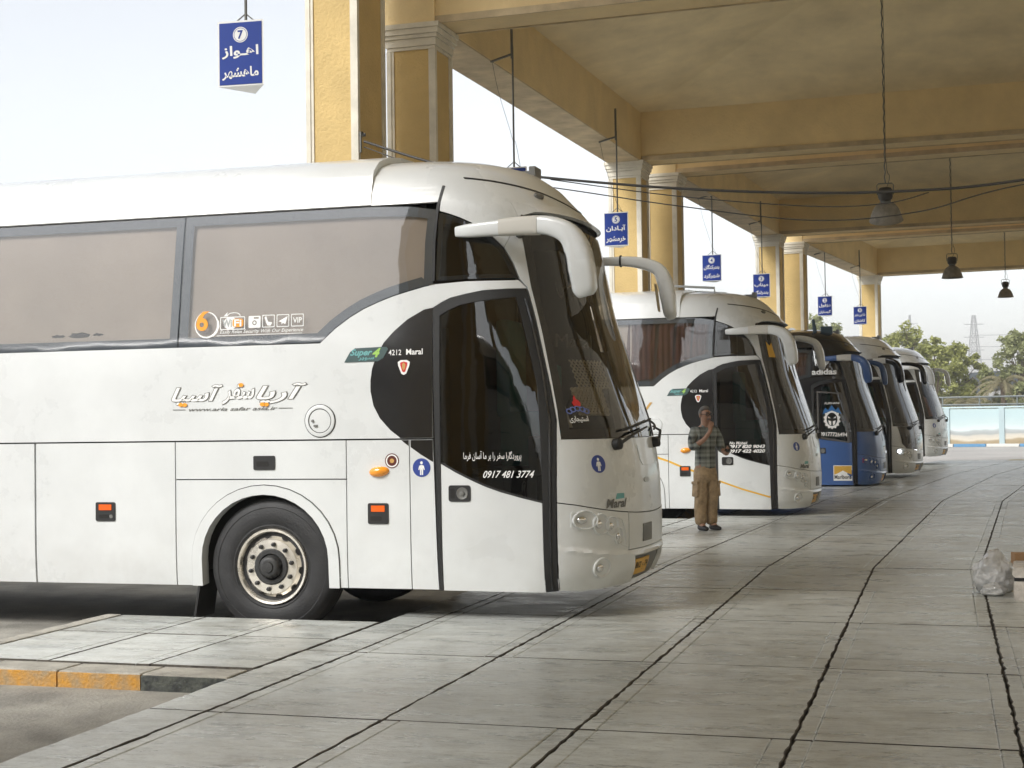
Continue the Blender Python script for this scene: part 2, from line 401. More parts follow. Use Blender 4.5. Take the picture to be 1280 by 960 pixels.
# platform: polyline of bays that turn 3 degrees each
ANG = [0, 0, 3, 6, 9]
BP = [Vector((-1.75, -5.2)), Vector((-1.75, 15.3))]
for a in (3, 6, 9): BP.append(BP[-1] + 12.3 * Vector((math.sin(R(a)), math.cos(R(a)))))
BAYA = [0, 3, 6, 9]
MIT = []
for i in range(5):
    a = BAYA[0] if i == 0 else BAYA[3] if i == 4 else (BAYA[i - 1] + BAYA[i]) / 2
    MIT.append(Vector((math.cos(R(a)), -math.sin(R(a)))))
def PP(k, v, r):
    a = BP[k] + MIT[k] * r; b = BP[k + 1] + MIT[k + 1] * r; return a.lerp(b, v)
RJ = [-2.37, -2.02, -1.02, 0, 1.04, 2.05, 3.1, 4.15, 5.2, 6.25, 7.3]
rnd = random.Random(3)
plat = kind(mk('platform', (lambda: (lambda q: ([(p.x, p.y, -.03) for p in q] + [(p.x, p.y, -.45) for p in q],
      [tuple(range(len(q)))] + [(i, i + len(q), (i + 1) % len(q) + len(q), (i + 1) % len(q)) for i in range(len(q))]))(
      [PP(min(k, 3), 0 if k < 4 else 1, 7.29) for k in range(5)][::1] and [PP(0, 0, -2.36)] + [PP(k, 0, 7.29) for k in range(4)] + [PP(3, 1, 7.29)] + [PP(3, 1, -2.36)] + [PP(k, 0, -2.36) for k in (3, 2, 1)]))(), M_joint), 'structure')
DIRT = []
def slab_mesh(c, jit=.004, bands=(True, True), h=0):
    """slab with corner points c (4 Vectors, ccw), ragged edges and scribed margins beside the long joints"""
    def P(a, b): return c[0].lerp(c[1], a).lerp(c[3].lerp(c[2], a), b)
    wdt = (c[1] - c[0]).length; ln = (c[3] - c[0]).length
    parts = []
    e = rnd.uniform(.085, .105) / wdt; g = .0022 / wdt
    segs = [(0, 1)]
    if wdt > .6:
        segs = []
        lo = 0
        if bands[0]: segs.append((0, e)); lo = e + g
        hi = 1
        if bands[1]: hi = 1 - e - g
        segs.append((lo, hi))
        if bands[1]: segs.append((1 - e, 1))
    V, F = [], []; DIRT.clear()
    n = max(6, int(ln / .07)); wob = [rnd.uniform(-1, 1) for _ in range(8)]
    for (a0, a1) in segs:
        z = h + rnd.uniform(-.0015, .0015); k0 = len(V)
        for j in range(n + 1):
            b = j / n
            ga = .0052 / wdt if a0 == 0 else 0; gb = .0052 / wdt if a1 == 1 else 0
            aa = a0 + ga + (rnd.uniform(-jit, jit) * .9 / wdt if a0 == 0 else rnd.uniform(-1, 1) * .0012 / wdt)
            ab = a1 - gb + (rnd.uniform(-jit, jit) * .9 / wdt if a1 == 1 else rnd.uniform(-1, 1) * .0012 / wdt)
            chip = rnd.uniform(.002, .007) if rnd.random() < .07 else 0; aa += chip / wdt if a0 == 0 else 0; ab -= chip / wdt if a1 == 1 else 0
            bb = min(max(b, .0075 / ln), 1 - .0075 / ln)
            jb = rnd.uniform(-jit, jit) * .5 / ln if j in (0, n) else 0
            p, q = P(aa, bb + jb), P(ab, bb + jb)
            pi, qi = P(aa + .006 / wdt, bb + jb + (.004 / ln if j == 0 else -.004 / ln if j == n else 0)), P(ab - .006 / wdt, bb + jb + (.004 / ln if j == 0 else -.004 / ln if j == n else 0))
            V += [(p.x, p.y, -.06), (p.x, p.y, z - .004), (pi.x, pi.y, z), (qi.x, qi.y, z), (q.x, q.y, z - .004), (q.x, q.y, -.06)]
        for j in range(n):
            for s in range(5):
                i = k0 + j * 6 + s; F.append((i, i + 1, i + 7, i + 6)); DIRT.append((s < 2 and a0 == 0) or (s > 2 and a1 == 1))
        F.append([k0 + i for i in range(6)]); F.append([k0 + n * 6 + i for i in range(5, -1, -1)]); DIRT.extend((True, True))
    return V, [tuple(f) for f in F]
def mkslab(vf, parent):
    o = mk('slab', vf, M_slab, parent); o.data.materials.append(M_joint)
    o.data.polygons.foreach_set('material_index', [int(d) for d in DIRT])
    return o
bayN = [10, 6, 6, 6]
for k in range(4):
    for j in range(bayN[k]):
        for i in range(len(RJ) - 1):
            v0, v1 = j / bayN[k], (j + 1) / bayN[k]
            if k == 0 and j < 2 and False: continue
            c = [PP(k, v0, RJ[i]), PP(k, v0, RJ[i + 1]), PP(k, v1, RJ[i + 1]), PP(k, v1, RJ[i])]
            mkslab(slab_mesh(c, .006, (rnd.random() < .72, rnd.random() < .72)), plat)
# islands between the bays
def rline(y, r):
    """point on the platform line nearest bay coordinate y, r across"""
    for k in range(4):
        if y <= BP[k + 1].y or k == 3:
            v = (y - BP[k].y) / (BP[k + 1].y - BP[k].y); return PP(k, v, r)
def island(y0, y1, kerbs=True, first=False):
    a, b = -4.73, -2.385
    c = [rline(y0, a), rline(y0, b), rline(y1, b), rline(y1, a)]
    base = [(p.x, p.y) for p in [rline(y0 + .06, a + .05), rline(y0 + .06, b), rline(y1 - .02, b), rline(y1 - .02, a + .05)]]
    o = kind(mk('island', ([(x, y, -.03) for x, y in base] + [(x, y, -.5) for x, y in base], [(0, 1, 2, 3), (0, 4, 5, 1), (1, 5, 6, 2), (2, 6, 7, 3), (3, 7, 4, 0)]), M_joint), 'structure')
    y0s = y0 + .36
    ysp = [y0s, y0s + (y1 - y0s) * .58, y1]
    rs = [a + .13, a + .13 + .74, a + .13 + 1.48, b]
    for i in range(3):
        for j in range(2):
            mkslab(slab_mesh([rline(ysp[j], rs[i]), rline(ysp[j], rs[i + 1]), rline(ysp[j + 1], rs[i + 1]), rline(ysp[j + 1], rs[i])], .006, (False, i < 2)), o)
    # kerb stones facing the bay, and pale end kerb
    for i in range(4):
        r0 = a + (b - a) * i / 4; r1 = a + (b - a) * (i + 1) / 4 - .006
        V, F = slab_mesh([rline(y0, r0), rline(y0, r1), rline(y0 + .3, r1), rline(y0 + .3, r0)], .008, (False, False), -.006)
        V = [(x, y, -.46 if z < -.05 else z) for x, y, z in V]
        mk('kerb_stone', (V, F), M_kerbB if i == 3 else M_kerbY, o)
        # worn top of the kerb, paint rubbed off
        V, F = slab_mesh([rline(y0 + .012, r0), rline(y0 + .012, r1), rline(y0 + .3, r1), rline(y0 + .3, r0)], .004, (False, False), .002)
        V = [(x, y, -.012 if z < -.05 else z) for x, y, z in V]
        mk('kerb_top', (V, F), M_conc, o)
    V, F = slab_mesh([rline(y0 + .37, a - .02), rline(y0 + .37, a + .12), rline(y1, a + .12), rline(y1, a - .02)], .01, (False, False), .004)
    V = [(x, y, -.46 if z < -.05 else z) for x, y, z in V]
    mk('kerb_stone', (V, F), M_conc, o)
    return o
for y0, y1 in ((2.2, 4.7), (8.05, 10.56), (14.2, 17.4), (19.9, 22.4), (25.5, 28.9), (30.2, 32.0), (37.3, 37.9), (41.2, 44.0)):
    island(y0, y1)

# ------------------------------------------------------------------ canopy
Z_B, Z_T = 6.14, 7.0
COLS = dict(a=(-6.27, 15.25), b=(-5.87, 16.55), c=(-5.41, 26.45), d=(-5.04, 28.0), e=(-4.19, 38.2), f=(-3.77, 40.1), g=(-2.28, 50.4))
def column(x, y, rz, top, label, cat='column', wx=.56, wy=.56, cap=True):
    t = empty('canopy_column', (x, y, 0), rz); tag(t, label, cat, 'yellow canopy columns')
    hx, hy = wx / 2, wy / 2
    mk('shaft', box(-hx, hx, -hy, hy, .35, top - .02), M_colm, t)
    mk('plinth', bevbox(-hx - .06, hx + .06, -hy - .06, hy + .06, -.42, .35, .012), M_trim, t)
    zt = top - (.30 if cap else 0)
    for sx in (-1, 1):
        for sy in (-1, 1):
            prof = merge(box(min(sx * (hx + .012), sx * (hx - .065)), max(sx * (hx + .012), sx * (hx - .065)), min(sy * (hy + .012), sy * (hy - .065)), max(sy * (hy + .012), sy * (hy - .065)), .352, zt),
                         box(min(sx * (hx + .022), sx * (hx - .03)), max(sx * (hx + .022), sx * (hx - .03)), min(sy * (hy + .022), sy * (hy - .03)), max(sy * (hy + .022), sy * (hy - .03)), .354, zt - .002))
            mk('corner_trim', prof, M_trim, t)
    if cap:
        lv = [(-.30, -.26, .018), (-.26, -.17, .03), (-.17, -.125, .05), (-.125, -.06, .068), (-.06, .0, .085)]
        mk('capital', merge(*[box(-hx - e, hx + e, -hy - e, hy + e, top + a, top + b - .003) for a, b, e in lv]), M_trim, t)
    return t
column(*COLS['b'], R(-1), Z_B, 'yellow column with white capital rising behind the nearest coach roof, right of the tallest column')
column(*COLS['c'], R(-3), Z_B, 'yellow column with white capital behind the number 5 sign, left of its pair')
column(*COLS['d'], R(-3), Z_B, 'yellow column with white capital, right one of the pair behind the number 5 sign')
column(*COLS['e'], R(-6), Z_B, 'yellow column beside the number 3 sign, left of its pair')
column(*COLS['f'], R(-6), Z_B, 'yellow column right of the number 3 sign, right one of its pair')
column(*COLS['g'], R(-9), Z_B, 'farthest single yellow column, behind the number 1 sign')
column(COLS['a'][0], COLS['a'][1], 0, 9.0, 'tallest yellow column, leftmost, running up out of the picture', wx=.56, wy=.80, cap=False)
column(-6.35, -8.2, 0, Z_B, 'yellow column at the rear end of the canopy behind the photographer, outside the picture')
column(-6.3, 2.4, 0, Z_B, 'yellow column at the front end of the canopy behind the photographer, outside the picture')
column(-6.3, 3.6, 0, 9.0, 'tall yellow column beside the near empty bay, outside the picture', wx=.56, wy=.8, cap=False)
pb = mk('portal_beam', box(-6.62, -5.94, 3.2, 15.65, 9.0, 9.85), M_beam); tag(pb, 'high yellow beam over the near bays between the two tall columns', 'beam')
def prism(c, z0, z1):
    n = len(c); return [(p[0], p[1], z0) for p in c] + [(p[0], p[1], z1) for p in c], [tuple(range(n))[::-1], tuple(range(n, 2 * n))] + [(i, (i + 1) % n, n + (i + 1) % n, n + i) for i in range(n)]
def canopy(A, B, label, width=10.2):
    A, B = Vector(A), Vector(B); d = (B - A).normalized(); s = Vector((d.y, -d.x))
    t = empty('terminal_canopy', (0, 0, 0)); tag(t, label, 'canopy', 'bays of the terminal canopy')
    Ae, Be = A - d * .30, B + d * .30
    hw = .31
    # edge beam
    def qd(p0, p1, l0, l1): return [p0 + s * l0, p0 + s * l1, p1 + s * l1, p1 + s * l0]
    eb = mk('edge_beam', prism(qd(Ae, Be, -hw, hw), Z_B, Z_T + 1.6), M_beam, t)
    mk('edge_beam', prism(qd(Ae, Be, width - hw, width + hw), Z_B, Z_T + 1.6), M_beam, t)
    for P in (A, B):
        mk('cross_beam', prism(qd(P - d * .27, P + d * .27, hw, width - hw), Z_B + .002, Z_T + 1.58), M_beam, t)
        # pale lower lip on the beam
        for q in (-.27, .27):
            sg = 1 if q > 0 else -1
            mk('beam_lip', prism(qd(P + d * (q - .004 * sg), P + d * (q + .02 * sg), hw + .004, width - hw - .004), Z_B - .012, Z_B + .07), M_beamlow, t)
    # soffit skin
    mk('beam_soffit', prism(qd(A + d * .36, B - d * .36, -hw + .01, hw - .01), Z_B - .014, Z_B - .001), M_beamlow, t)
    # hipped coffer
    a0, a1 = A + d * .27, B - d * .27; L_ = (a1 - a0).length; W_ = width - 2 * hw; rise = .215
    hm = min(L_, W_) / 2
    c = [a0 + s * hw, a0 + s * (width - hw), a1 + s * (width - hw), a1 + s * hw]
    if W_ >= L_: r0 = (a0 + a1) / 2 + s * (hw + hm); r1 = (a0 + a1) / 2 + s * (width - hw - hm)
    else: r0 = a0 + d * hm + s * width / 2; r1 = a1 - d * hm + s * width / 2
    zt = Z_T + hm * rise
    v = [(p.x, p.y, Z_T) for p in c] + [(r0.x, r0.y, zt), (r1.x, r1.y, zt)]
    fs = [(0, 4, 5, 1), (1, 5, 2), (2, 5, 4, 3), (3, 4, 0)] if W_ >= L_ else [(0, 4, 1), (1, 4, 5, 2), (2, 5, 3), (3, 5, 4, 0)]
    for f in fs: mk('ceiling_panel', ([v[i] for i in f], [tuple(range(len(f)))]), M_plaster, t)
    mk('roof_slab', prism(qd(Ae - d * .05, Be + d * .05, -hw - .25, width + hw + .25), Z_T + 1.61, Z_T + 1.8), M_conc, t)
    return t, A, d, s
can0 = canopy((-6.35, -8.2), (-6.3, 2.4), 'ochre canopy bay behind the photographer, outside the picture')
can1 = canopy(COLS['b'], COLS['c'], 'nearest ochre coffered canopy bay over the platform, with the largest hanging lamp')
can2 = canopy(COLS['d'], COLS['e'], 'second ochre coffered canopy bay, middle of the three')
can3 = canopy(COLS['f'], COLS['g'], 'farthest ochre canopy bay, its end open to the sky')
pr = mk('portal_roof', prism([(-7.7, 3.0), (10, 3.0), (10, 15.9), (-7.7, 15.9)], 9.855, 10.1), M_plaster); tag(pr, 'high flat roof over the near bays, above the picture', 'roof')
# right-hand supports, outside the frame
for (tt, A_, d_, s_), nm in ((can0, 'rearmost'), (can1, 'nearest'), (can2, 'second'), (can3, 'farthest')):
    for L_, w_ in ((0, 'near'), (1, 'far')):
        p = A_ + d_ * (.0 if L_ == 0 else (10.0)) + s_ * 10.2
        column(p.x, p.y, math.atan2(-d_.x, d_.y), Z_B, 'yellow column on the far right side carrying the %s end of the %s canopy bay, outside the picture' % (w_, nm))
# unseen building added beyond the yard for warm bounce and darker windscreen reflections
tb = empty('added_building', (15.5, 0, 0), R(-4)); tag(tb, 'long ochre building added across the yard to the right for bounce and reflections, outside the picture', 'building')
M_wall = mat('ochre_render', (.54, .47, .35), .85, var=.15, vscale=.8)
mk('wall', box(0, 8, -24, 50, -.4, 15.2), M_wall, tb); mk('parapet', box(-.2, 8.2, -24.2, 50.2, 15.205, 15.7), M_trim, tb)
for j in range(12):
    wn = mk('window', box(-.04, .02, -12 + j * 5.1, -9 + j * 5.1, 1.0, 3.4), M_black, tb); mk('sill', box(-.14, -.045, -12.1 + j * 5.1, -8.9 + j * 5.1, .9, 1.0), M_trim, wn)
# ================================================================== COACHES
LV = [(.30, 1.245, 2.72), (.36, 1.255, 2.76), (.53, 1.27, 2.84), (.8, 1.275, 2.85), (1.22, 1.275, 2.84), (1.62, 1.275, 2.78), (2.1, 1.27, 2.625), (2.54, 1.25, 2.48),
      (3.0, 1.232, 2.39), (3.23, 1.222, 2.34), (3.35, 1.212, 2.29), (3.52, 1.165, 2.13), (3.61, 1.12, 2.05), (3.70, 1.0, 1.93), (3.77, .78, 1.72), (3.82, .45, 1.4), (3.835, .02, 1.0)]
HA, HPW = .75, 2.4
def _lin(z, k):
    for a, b in zip(LV, LV[1:]):
        if z <= b[0]:
            t = max(0, (z - a[0]) / (b[0] - a[0])); return a[k] + (b[k] - a[k]) * t
    return LV[-1][k]
_N = 360; _ZA, _ZB = .2, 3.85
_tab = {}
for k in (1, 2):
    raw = [_lin(_ZA + (_ZB - _ZA) * i / _N, k) for i in range(_N + 1)]
    for _ in range(3):
        raw = [sum(raw[max(0, i - 5):i + 6]) / len(raw[max(0, i - 5):i + 6]) if _ZA + (_ZB - _ZA) * i / _N < 3.55 else raw[i] for i in range(_N + 1)]
    _tab[k] = raw
def hv(z, k):
    q = (z - _ZA) / (_ZB - _ZA) * _N; q = min(max(q, 0), _N - 1e-6); i = int(q); return _tab[k][i] + (_tab[k][i + 1] - _tab[k][i]) * (q - i)
def hull_side(x, z):
    n = hv(z, 2); q = min(max((x - n + HA) / HA, 0), .9995); return hv(z, 1) * (1 - q ** HPW) ** (1 / HPW)
def SIDE(sg):
    def m(x, z, off=0):
        y = hull_side(x, z)
        if abs(off) > 1e-6:
            e = .004; dx = (hull_side(x + e, z) - hull_side(x - e, z)) / (2 * e); dz = (hull_side(x, z + e) - hull_side(x, z - e)) / (2 * e)
            l = math.sqrt(1 + dx * dx + dz * dz); return (x - dx / l * off, sg * (y + off / l), z - dz / l * off)
        return (x, sg * y, z)
    return m
def fpt(t, z):
    s, c = math.sin(R(t)), math.cos(R(t)); return Vector((hv(z, 2) - HA + HA * abs(c) ** (2 / HPW), math.copysign(hv(z, 1) * abs(s) ** (2 / HPW), s), z))
def FRONT(t, z, off=0):
    p = fpt(t, z)
    if abs(off) > 1e-6:
        a = fpt(t + .8, z) - fpt(t - .8, z); b = fpt(t, z + .006) - fpt(t, z - .006); n = a.cross(b).normalized()
        if n.x < 0: n = -n
        p = p + n * off
    return p
NEAR, FAR = SIDE(-1), SIDE(1)
def arch(cx, rx, rz, zc, z0, n=18):
    """wheel-arch path left to right"""
    return [(cx - rx, z0)] + [(cx - rx * math.cos(math.pi * k / n), zc + rz * math.sin(math.pi * k / n)) for k in range(n + 1)] + [(cx + rx, z0)]
def xat(t, z): return fpt(t, z).x
REAR = -9.05
def wheel(bus, x, y, out, key):
    """out = -1 near side, +1 far side"""
    m = Matrix.Translation((x, y, .54)) @ Matrix.Rotation(R(90) * (1 if out < 0 else -1), 4, 'X')
    # local +Z points outward after the rotation
    rim = [(.30, -.10), (.302, .0), (.297, .012), (.28, .008), (.27, -.03), (.262, -.05), (.222, -.012), (.215, .005), (.14, .012), (.14, -.05), (.02, -.05)]
    o = mk('wheel', xf(lathe(rim, 48), m), M_rim, bus, 40, 'wheel_rim%d%.1f' % (out, x))
    ty = [(.30, -.27), (.36, -.285), (.47, -.30), (.525, -.285), (.541, -.25), (.541, -.05), (.527, -.018), (.50, .002), (.47, .010), (.465, .006), (.42, .016), (.36, .014), (.335, .004), (.325, .006), (.305, -.008), (.30, -.03)]
    mk('tyre', xf(lathe(ty, 64), m), M_tyre, o, 30, 'tyre%d%.1f' % (out, x))
    for k in range(4):
        zc = -.07 - k * .05
        mk('tread_groove', xf(lathe([(.5425, zc - .008), (.5435, zc), (.5425, zc + .008)], 48, False), m), M_dark, o, 40, 'tg%d%.1f%d' % (out, x, k))
    hub = [(.145, -.05), (.145, .018), (.135, .026), (.105, .026), (.095, .01), (.085, .06), (.075, .07), (.06, .075), (.045, .075), (.04, .085), (.0, .087)]
    mk('hub', xf(lathe(hub, 24), m), M_hub, o, 35, 'hub%d%.1f' % (out, x))
    for k in range(10):
        a = 2 * math.pi * (k + .3) / 10
        mm = m @ Matrix.Translation((.178 * math.cos(a), .178 * math.sin(a), .006))
        mk('wheel_nut', xf(lathe([(.019, 0), (.019, .018), (.014, .02), (.013, .036), (.0, .038)], 6), mm), M_hub, o, None, 'nut%d%.1f%d' % (out, x, k))
        a2 = a + math.pi / 10
        mm = m @ Matrix.Rotation(a2, 4, 'Z') @ Matrix.Translation((.243, 0, -.028)) @ Matrix.Rotation(R(38), 4, 'Y')
        hh = [(.021 * math.cos(t), .03 * math.sin(t), 0) for t in [2 * math.pi * q / 12 for q in range(12)]]
        mk('hand_hole', xf(([(.0, 0, .004)] + [(p[0], p[1], .004) for p in hh], [(0, 1 + i, 1 + (i + 1) % 12) for i in range(12)]), mm), M_dark, o, None, 'hh%d%.1f%d' % (out, x, k))
    return o
def make_bus(name, cfg):
    b = empty(name, cfg['loc'], -R(cfg['phi'])); tag(b, cfg['label'], 'bus', 'coaches parked nose-in along the platform')
    body = cfg.get('body', M_white); lowc = cfg.get('low', body); st = cfg['style']; ck = cfg['key']
    def K(s, m=None): return 'bus_%s_%s' % (s, (m.name if m else ''))
    def pt(nm, poly, mp, off, th, m, par=b, holes=(), du=None, dv=.16, smooth=35, u=''):
        key = K(nm + u + ('%.3f%.3f' % (poly[0][0], poly[0][1])) + ('n' if mp is NEAR else 'f' if mp is FAR else 'x') + '%d%.3f' % (len(poly), off if not callable(off) else 9), m)
        return patch(nm, poly, mp, off, th, m, par, holes, du, dv, smooth, key)
    g = .004
    # ---- dark inner shell and underframe
    def shell():
        V, F = [], []
        zs = [1.25, 1.6, 2.1, 2.5, 3.0, 3.3, 3.5, 3.62, 3.7]
        for z in zs:
            h = hv(z, 1) - .075
            V += [(REAR + .03, -h, z), (1.30, -h, z), (1.30, h, z), (REAR + .03, h, z)]
        for i in range(len(zs) - 1):
            for k in range(4): F.append((4 * i + k, 4 * i + (k + 1) % 4, 4 * i + 4 + (k + 1) % 4, 4 * i + 4 + k))
        F.append((0, 3, 2, 1)); n = len(V); F.append((n - 4, n - 3, n - 2, n - 1))
        return merge((V, F), box(REAR + .05, 2.2, -.80, .80, .42, 1.24), box(1.31, 2.15, -1.1, 1.1, 1.05, 1.24), box(2.0, 2.45, -.85, .85, .44, 1.22))
    mk('underframe', shell, M_dark, b, None, K('shell'))
    # ---- lower panels on both sides
    for sg, mp in ((-1, NEAR), (1, FAR)):
        near = sg < 0
        segs = [(REAR, -7.02, 0), (-7.01, -5.20, 2), (-5.19, -4.73, 0), (-4.72, -3.43, 1), (-3.42, -2.13, 1), (-2.12, -.827, 1)]
        for x0, x1, kd in segs:
            if kd == 2:
                ar = arch(-6.1, .565, .53, .6, .385)
                pt('wheel_arch_panel', [(x0, .385)] + ar + [(x1, .385), (x1, 1.534), (x0, 1.534)], mp, 0, .03, lowc)
                continue
            p = pt('luggage_door', [(x0 + g, .385), (x1 - g, .385), (x1 - g, 1.534), (x0 + g, 1.534)], mp, 0, .03, lowc)
            if kd and near:
                hc = x0 + .655
                h_ = pt('handle', rrect(hc - .09, hc + .09, .895, 1.05, .014), mp, .007, .012, M_rub, p, dv=None)
                pt('reflector', rrect(hc - .058, hc + .058, .985, 1.032, .004), mp, .012, .006, M_orange, h_, dv=None)
                pt('latch', rrect(hc - .06, hc + .03, .92, .95, .006), mp, .0085, .003, M_dark, h_, dv=None)
                pt('latch', ellipse(hc + .055, .935, .016, .016, 10), mp, .011, .004, M_grey, h_, dv=None)
        ar = arch(-.045, .555, .52, .6, .385)
        pt('wheel_arch_panel', [(-.82, .385)] + ar + [(.655, .385), (.655, 1.228), (-.82, 1.228)], mp, 0, .03, lowc)
        ao = arch(-.045, .635, .585, .6, .383); ai = arch(-.045, .548, .512, .6, .383)
        pt('arch_flange', ao + ai[::-1], mp, .014, .11, lowc, dv=None)
        pt('arch_seam', arch(-.045, .642, .592, .6, .387) + arch(-.045, .636, .586, .6, .387)[::-1], mp, .002, .01, M_rub, dv=None)
        p = pt('access_flap', [(-.82, 1.237), (.655, 1.237), (.655, 1.534), (-.82, 1.534)], mp, 0, .03, lowc)
        if near:
            h_ = pt('handle', rrect(-.133, .054, 1.307, 1.419, .012), mp, .007, .012, M_rub, p, dv=None)
            pt('latch', rrect(-.105, .0, 1.335, 1.375, .008), mp, .0085, .003, M_dark, h_, dv=None)
        p = pt('front_flap', [(.664, .385), (1.183, .385), (1.18, 1.534), (.664, 1.534)], mp, 0, .03, lowc)
        if near:
            h_ = pt('handle', rrect(.837, 1.007, .885, 1.046, .014), mp, .007, .012, M_rub, p, dv=None)
            pt('reflector', rrect(.866, .978, .98, 1.028, .004), mp, .012, .006, M_orange, h_, dv=None)
            pt('latch', rrect(.86, .95, .91, .945, .006), mp, .0085, .003, M_dark, h_, dv=None)
            if cfg.get('marker', True):
                fr_ = frame(NEAR(.925, 1.29, 0), (0, -1, 0))
                mk('marker_lamp', lambda: xf(([(q[0] * (1.0 if q[0] < 0 else 1.25), q[1], q[2]) for q in lathe([(.074, 0), (.070, .015), (.05, .032), (.02, .04), (0, .041)], 20)[0]], lathe([(.074, 0), (.070, .015), (.05, .032), (.02, .04), (0, .041)], 20)[1]), fr_ @ Matrix.Rotation(R(6), 4, 'Z') @ Matrix.Diagonal((1, .55, 1, 1))), M_amber, b, 40, K('marker'))
            if st == 'maral' and ck == 'near':
                s_ = pt('sticker', ellipse(1.04, 1.373, .058, .058), mp, .002, .002, mat('red_black_print', (.10, .02, .015), .4), p, dv=None)
                pt('ring', ellipse(1.04, 1.373, .05, .05) , mp, .0028, .0005, M_wsticker, s_, [ellipse(1.04, 1.373, .04, .04)], dv=None)
                pt('dot', ellipse(1.04, 1.373, .018, .018, 12), mp, .0028, .0005, M_gold, s_, dv=None)
        x1 = 1.375 if near else 2.36
        p = pt('corner_panel', [(1.192, .385), (x1 + (.03 if near else 0), .385), (x1 - (.0), 1.534), (1.188, 1.534)], mp, 0, .03, lowc, du=.09)
        if near and st == 'maral':
            man_sticker(p, mp, 1.282, 1.319, .072, .072, 'side' + ck)
        # belt moulding: upper panel, cantrail, glazing
        if near:
            wc = [(.442, 2.307), (.57, 2.418), (.694, 2.502), (.81, 2.565), (.936, 2.616), (1.05, 2.655), (1.175, 2.688), (1.30, 2.718), (1.409, 2.738), (1.642, 2.75), (1.9, 2.748), (2.04, 2.752)]
            dt = [(2.098, 2.682), (1.96, 2.678), (1.777, 2.669), (1.65, 2.648), (1.526, 2.623), (1.45, 2.59), (1.379, 2.549)]
            pt('side_panel', [(REAR, 1.546), (1.375, 1.546)] + dt[::-1] + [(2.052, 2.735)] + [(x, z - .008) for x, z in wc[::-1]] + [(REAR, 2.292)], mp, 0, .03, body, du=.12)
        else:
            pt('side_panel', [(REAR, 1.546), (2.36, 1.546), (2.30, 2.0), (2.25, 2.292), (REAR, 2.292)], mp, 0, .03, body, du=.12)
        pt('cantrail', [(REAR, 3.372), (1.383, 3.372), (1.40, 3.50), (REAR, 3.50)], mp, .0, .03, body)
        # windows
        xs = [REAR + .25, -6.38, -4.52, -2.64, -.775]
        panes = []
        for a, c in zip(xs, xs[1:]): panes.append([(a + .006 - .03, 2.300), (c - .008 - .03, 2.300), (c - .008 + .03, 3.362), (a + .006 + .03, 3.362)])
        if near: panes.append([(-.80, 2.300)] + wc[:9] + [(1.378, 2.74), (1.388, 3.05), (1.415, 3.31), (1.2, 3.345), (.9, 3.36), (-.745, 3.362)])
        else: panes.append([(-.80, 2.300), (1.378, 2.30), (1.388, 3.05), (1.415, 3.31), (.9, 3.36), (-.745, 3.362)])
        for pi, pane in enumerate(panes):
            gl = pt('side_window', pane, mp, .001, .008, M_glass, dv=.2, du=.5)
            inn = inset(pane, .075)
            pt('window_border', pane, mp, -.010, .002, M_frit, gl, [inn], dv=None)
            lim = inset(pane, .02)
            if ck == 'near' or not near:
                pt('blind', lim, mp, -.035, 0, M_curtain, gl, dv=.3, u=str(pi))
                if near and pi in (3, 4):
                    for (cx, cz, rx, rz) in ([(-1.93, 2.425, .06, .014), (-1.73, 2.43, .11, .024), (-1.56, 2.432, .05, .012)] if pi == 3 else [(.10, 2.36, .12, .008)]):
                        pt('blind_tear', [(cx + rx * math.cos(t_) * rnd.uniform(.75, 1.15), cz + rz * math.sin(t_) * rnd.uniform(.6, 1.2)) for t_ in [2 * math.pi * q / 14 for q in range(14)]], mp, -.033, 0, M_dark, gl, dv=None)
            else:
                x0 = min(q[0] for q in lim)
                pt('blind', lim, mp, -.06, 0, M_curtain if pi < 4 else mat('dark_window_inside', (.03, .025, .022), .8), gl, dv=.3, u=ck)
                if pi == 4:
                    pt('blind', [(-.72, 2.36), (.05, 2.36), (.1, 3.3), (-.72, 3.3)], mp, -.05, 0, M_curtain, gl, dv=.3, u=ck)
                    for a, c in ((-.05, .42), (.45, .72), (.74, 1.0), (1.02, 1.25)):
                        top = 3.30; bot = max(2.36, 2.32 + max(0, (a - .4)) * .55 + .05)
                        pt('curtain', [(a, bot), (c, bot + .06), (c + .05, top), (a + .08, top)], mp, lambda u, v: -.045 + .010 * math.sin(u * 70), 0, M_brown, gl, dv=.2, du=.014, u=ck)
        # windows strip backing
        pt('pillar_line', strip([(1.455, 3.50), (1.417, 3.32), (1.39, 3.05), (1.385, 2.755)], .022), mp, .004, .02, M_rub, dv=.08)
    # ---- near front quarter: small window, pillar, corner
    q = [(1.43, 3.285), (1.515, 3.262), (1.602, 3.228), (1.68, 3.19), (1.752, 3.144), (1.85, 3.075), (1.932, 2.987), (1.995, 2.875), (2.042, 2.758), (1.9, 2.758), (1.642, 2.76), (1.402, 2.752)]
    wsT = [(3.21, -58.4), (3.02, -58.7), (2.7, -59.2), (2.31, -60.1), (2.0, -63.2), (1.75, -65.9), (1.53, -68)]
    for sg, mp in ((-1, NEAR), (1, FAR)):
        gl = pt('quarter_window', q, mp, .001, .008, M_dglass, dv=.12, du=.1)
        pt('window_border', q, mp, -.010, .002, M_frit, gl, [inset(q, .035)], dv=None)
        ws = [(xat(t, z) - .004, z) for z, t in wsT]
        pc = body if not cfg.get('black_pillar') else M_black
        pt('front_pillar', [(1.94, 2.995), (2.004, 2.88), (2.052, 2.755), (2.104, 2.69), (2.168, 2.45), (2.228, 2.2), (2.293, 1.92), (2.341, 1.67), (2.342, 1.522), (2.37, 1.522)] + ws[::-1], mp, .001, .03, pc, du=.035, dv=.06)
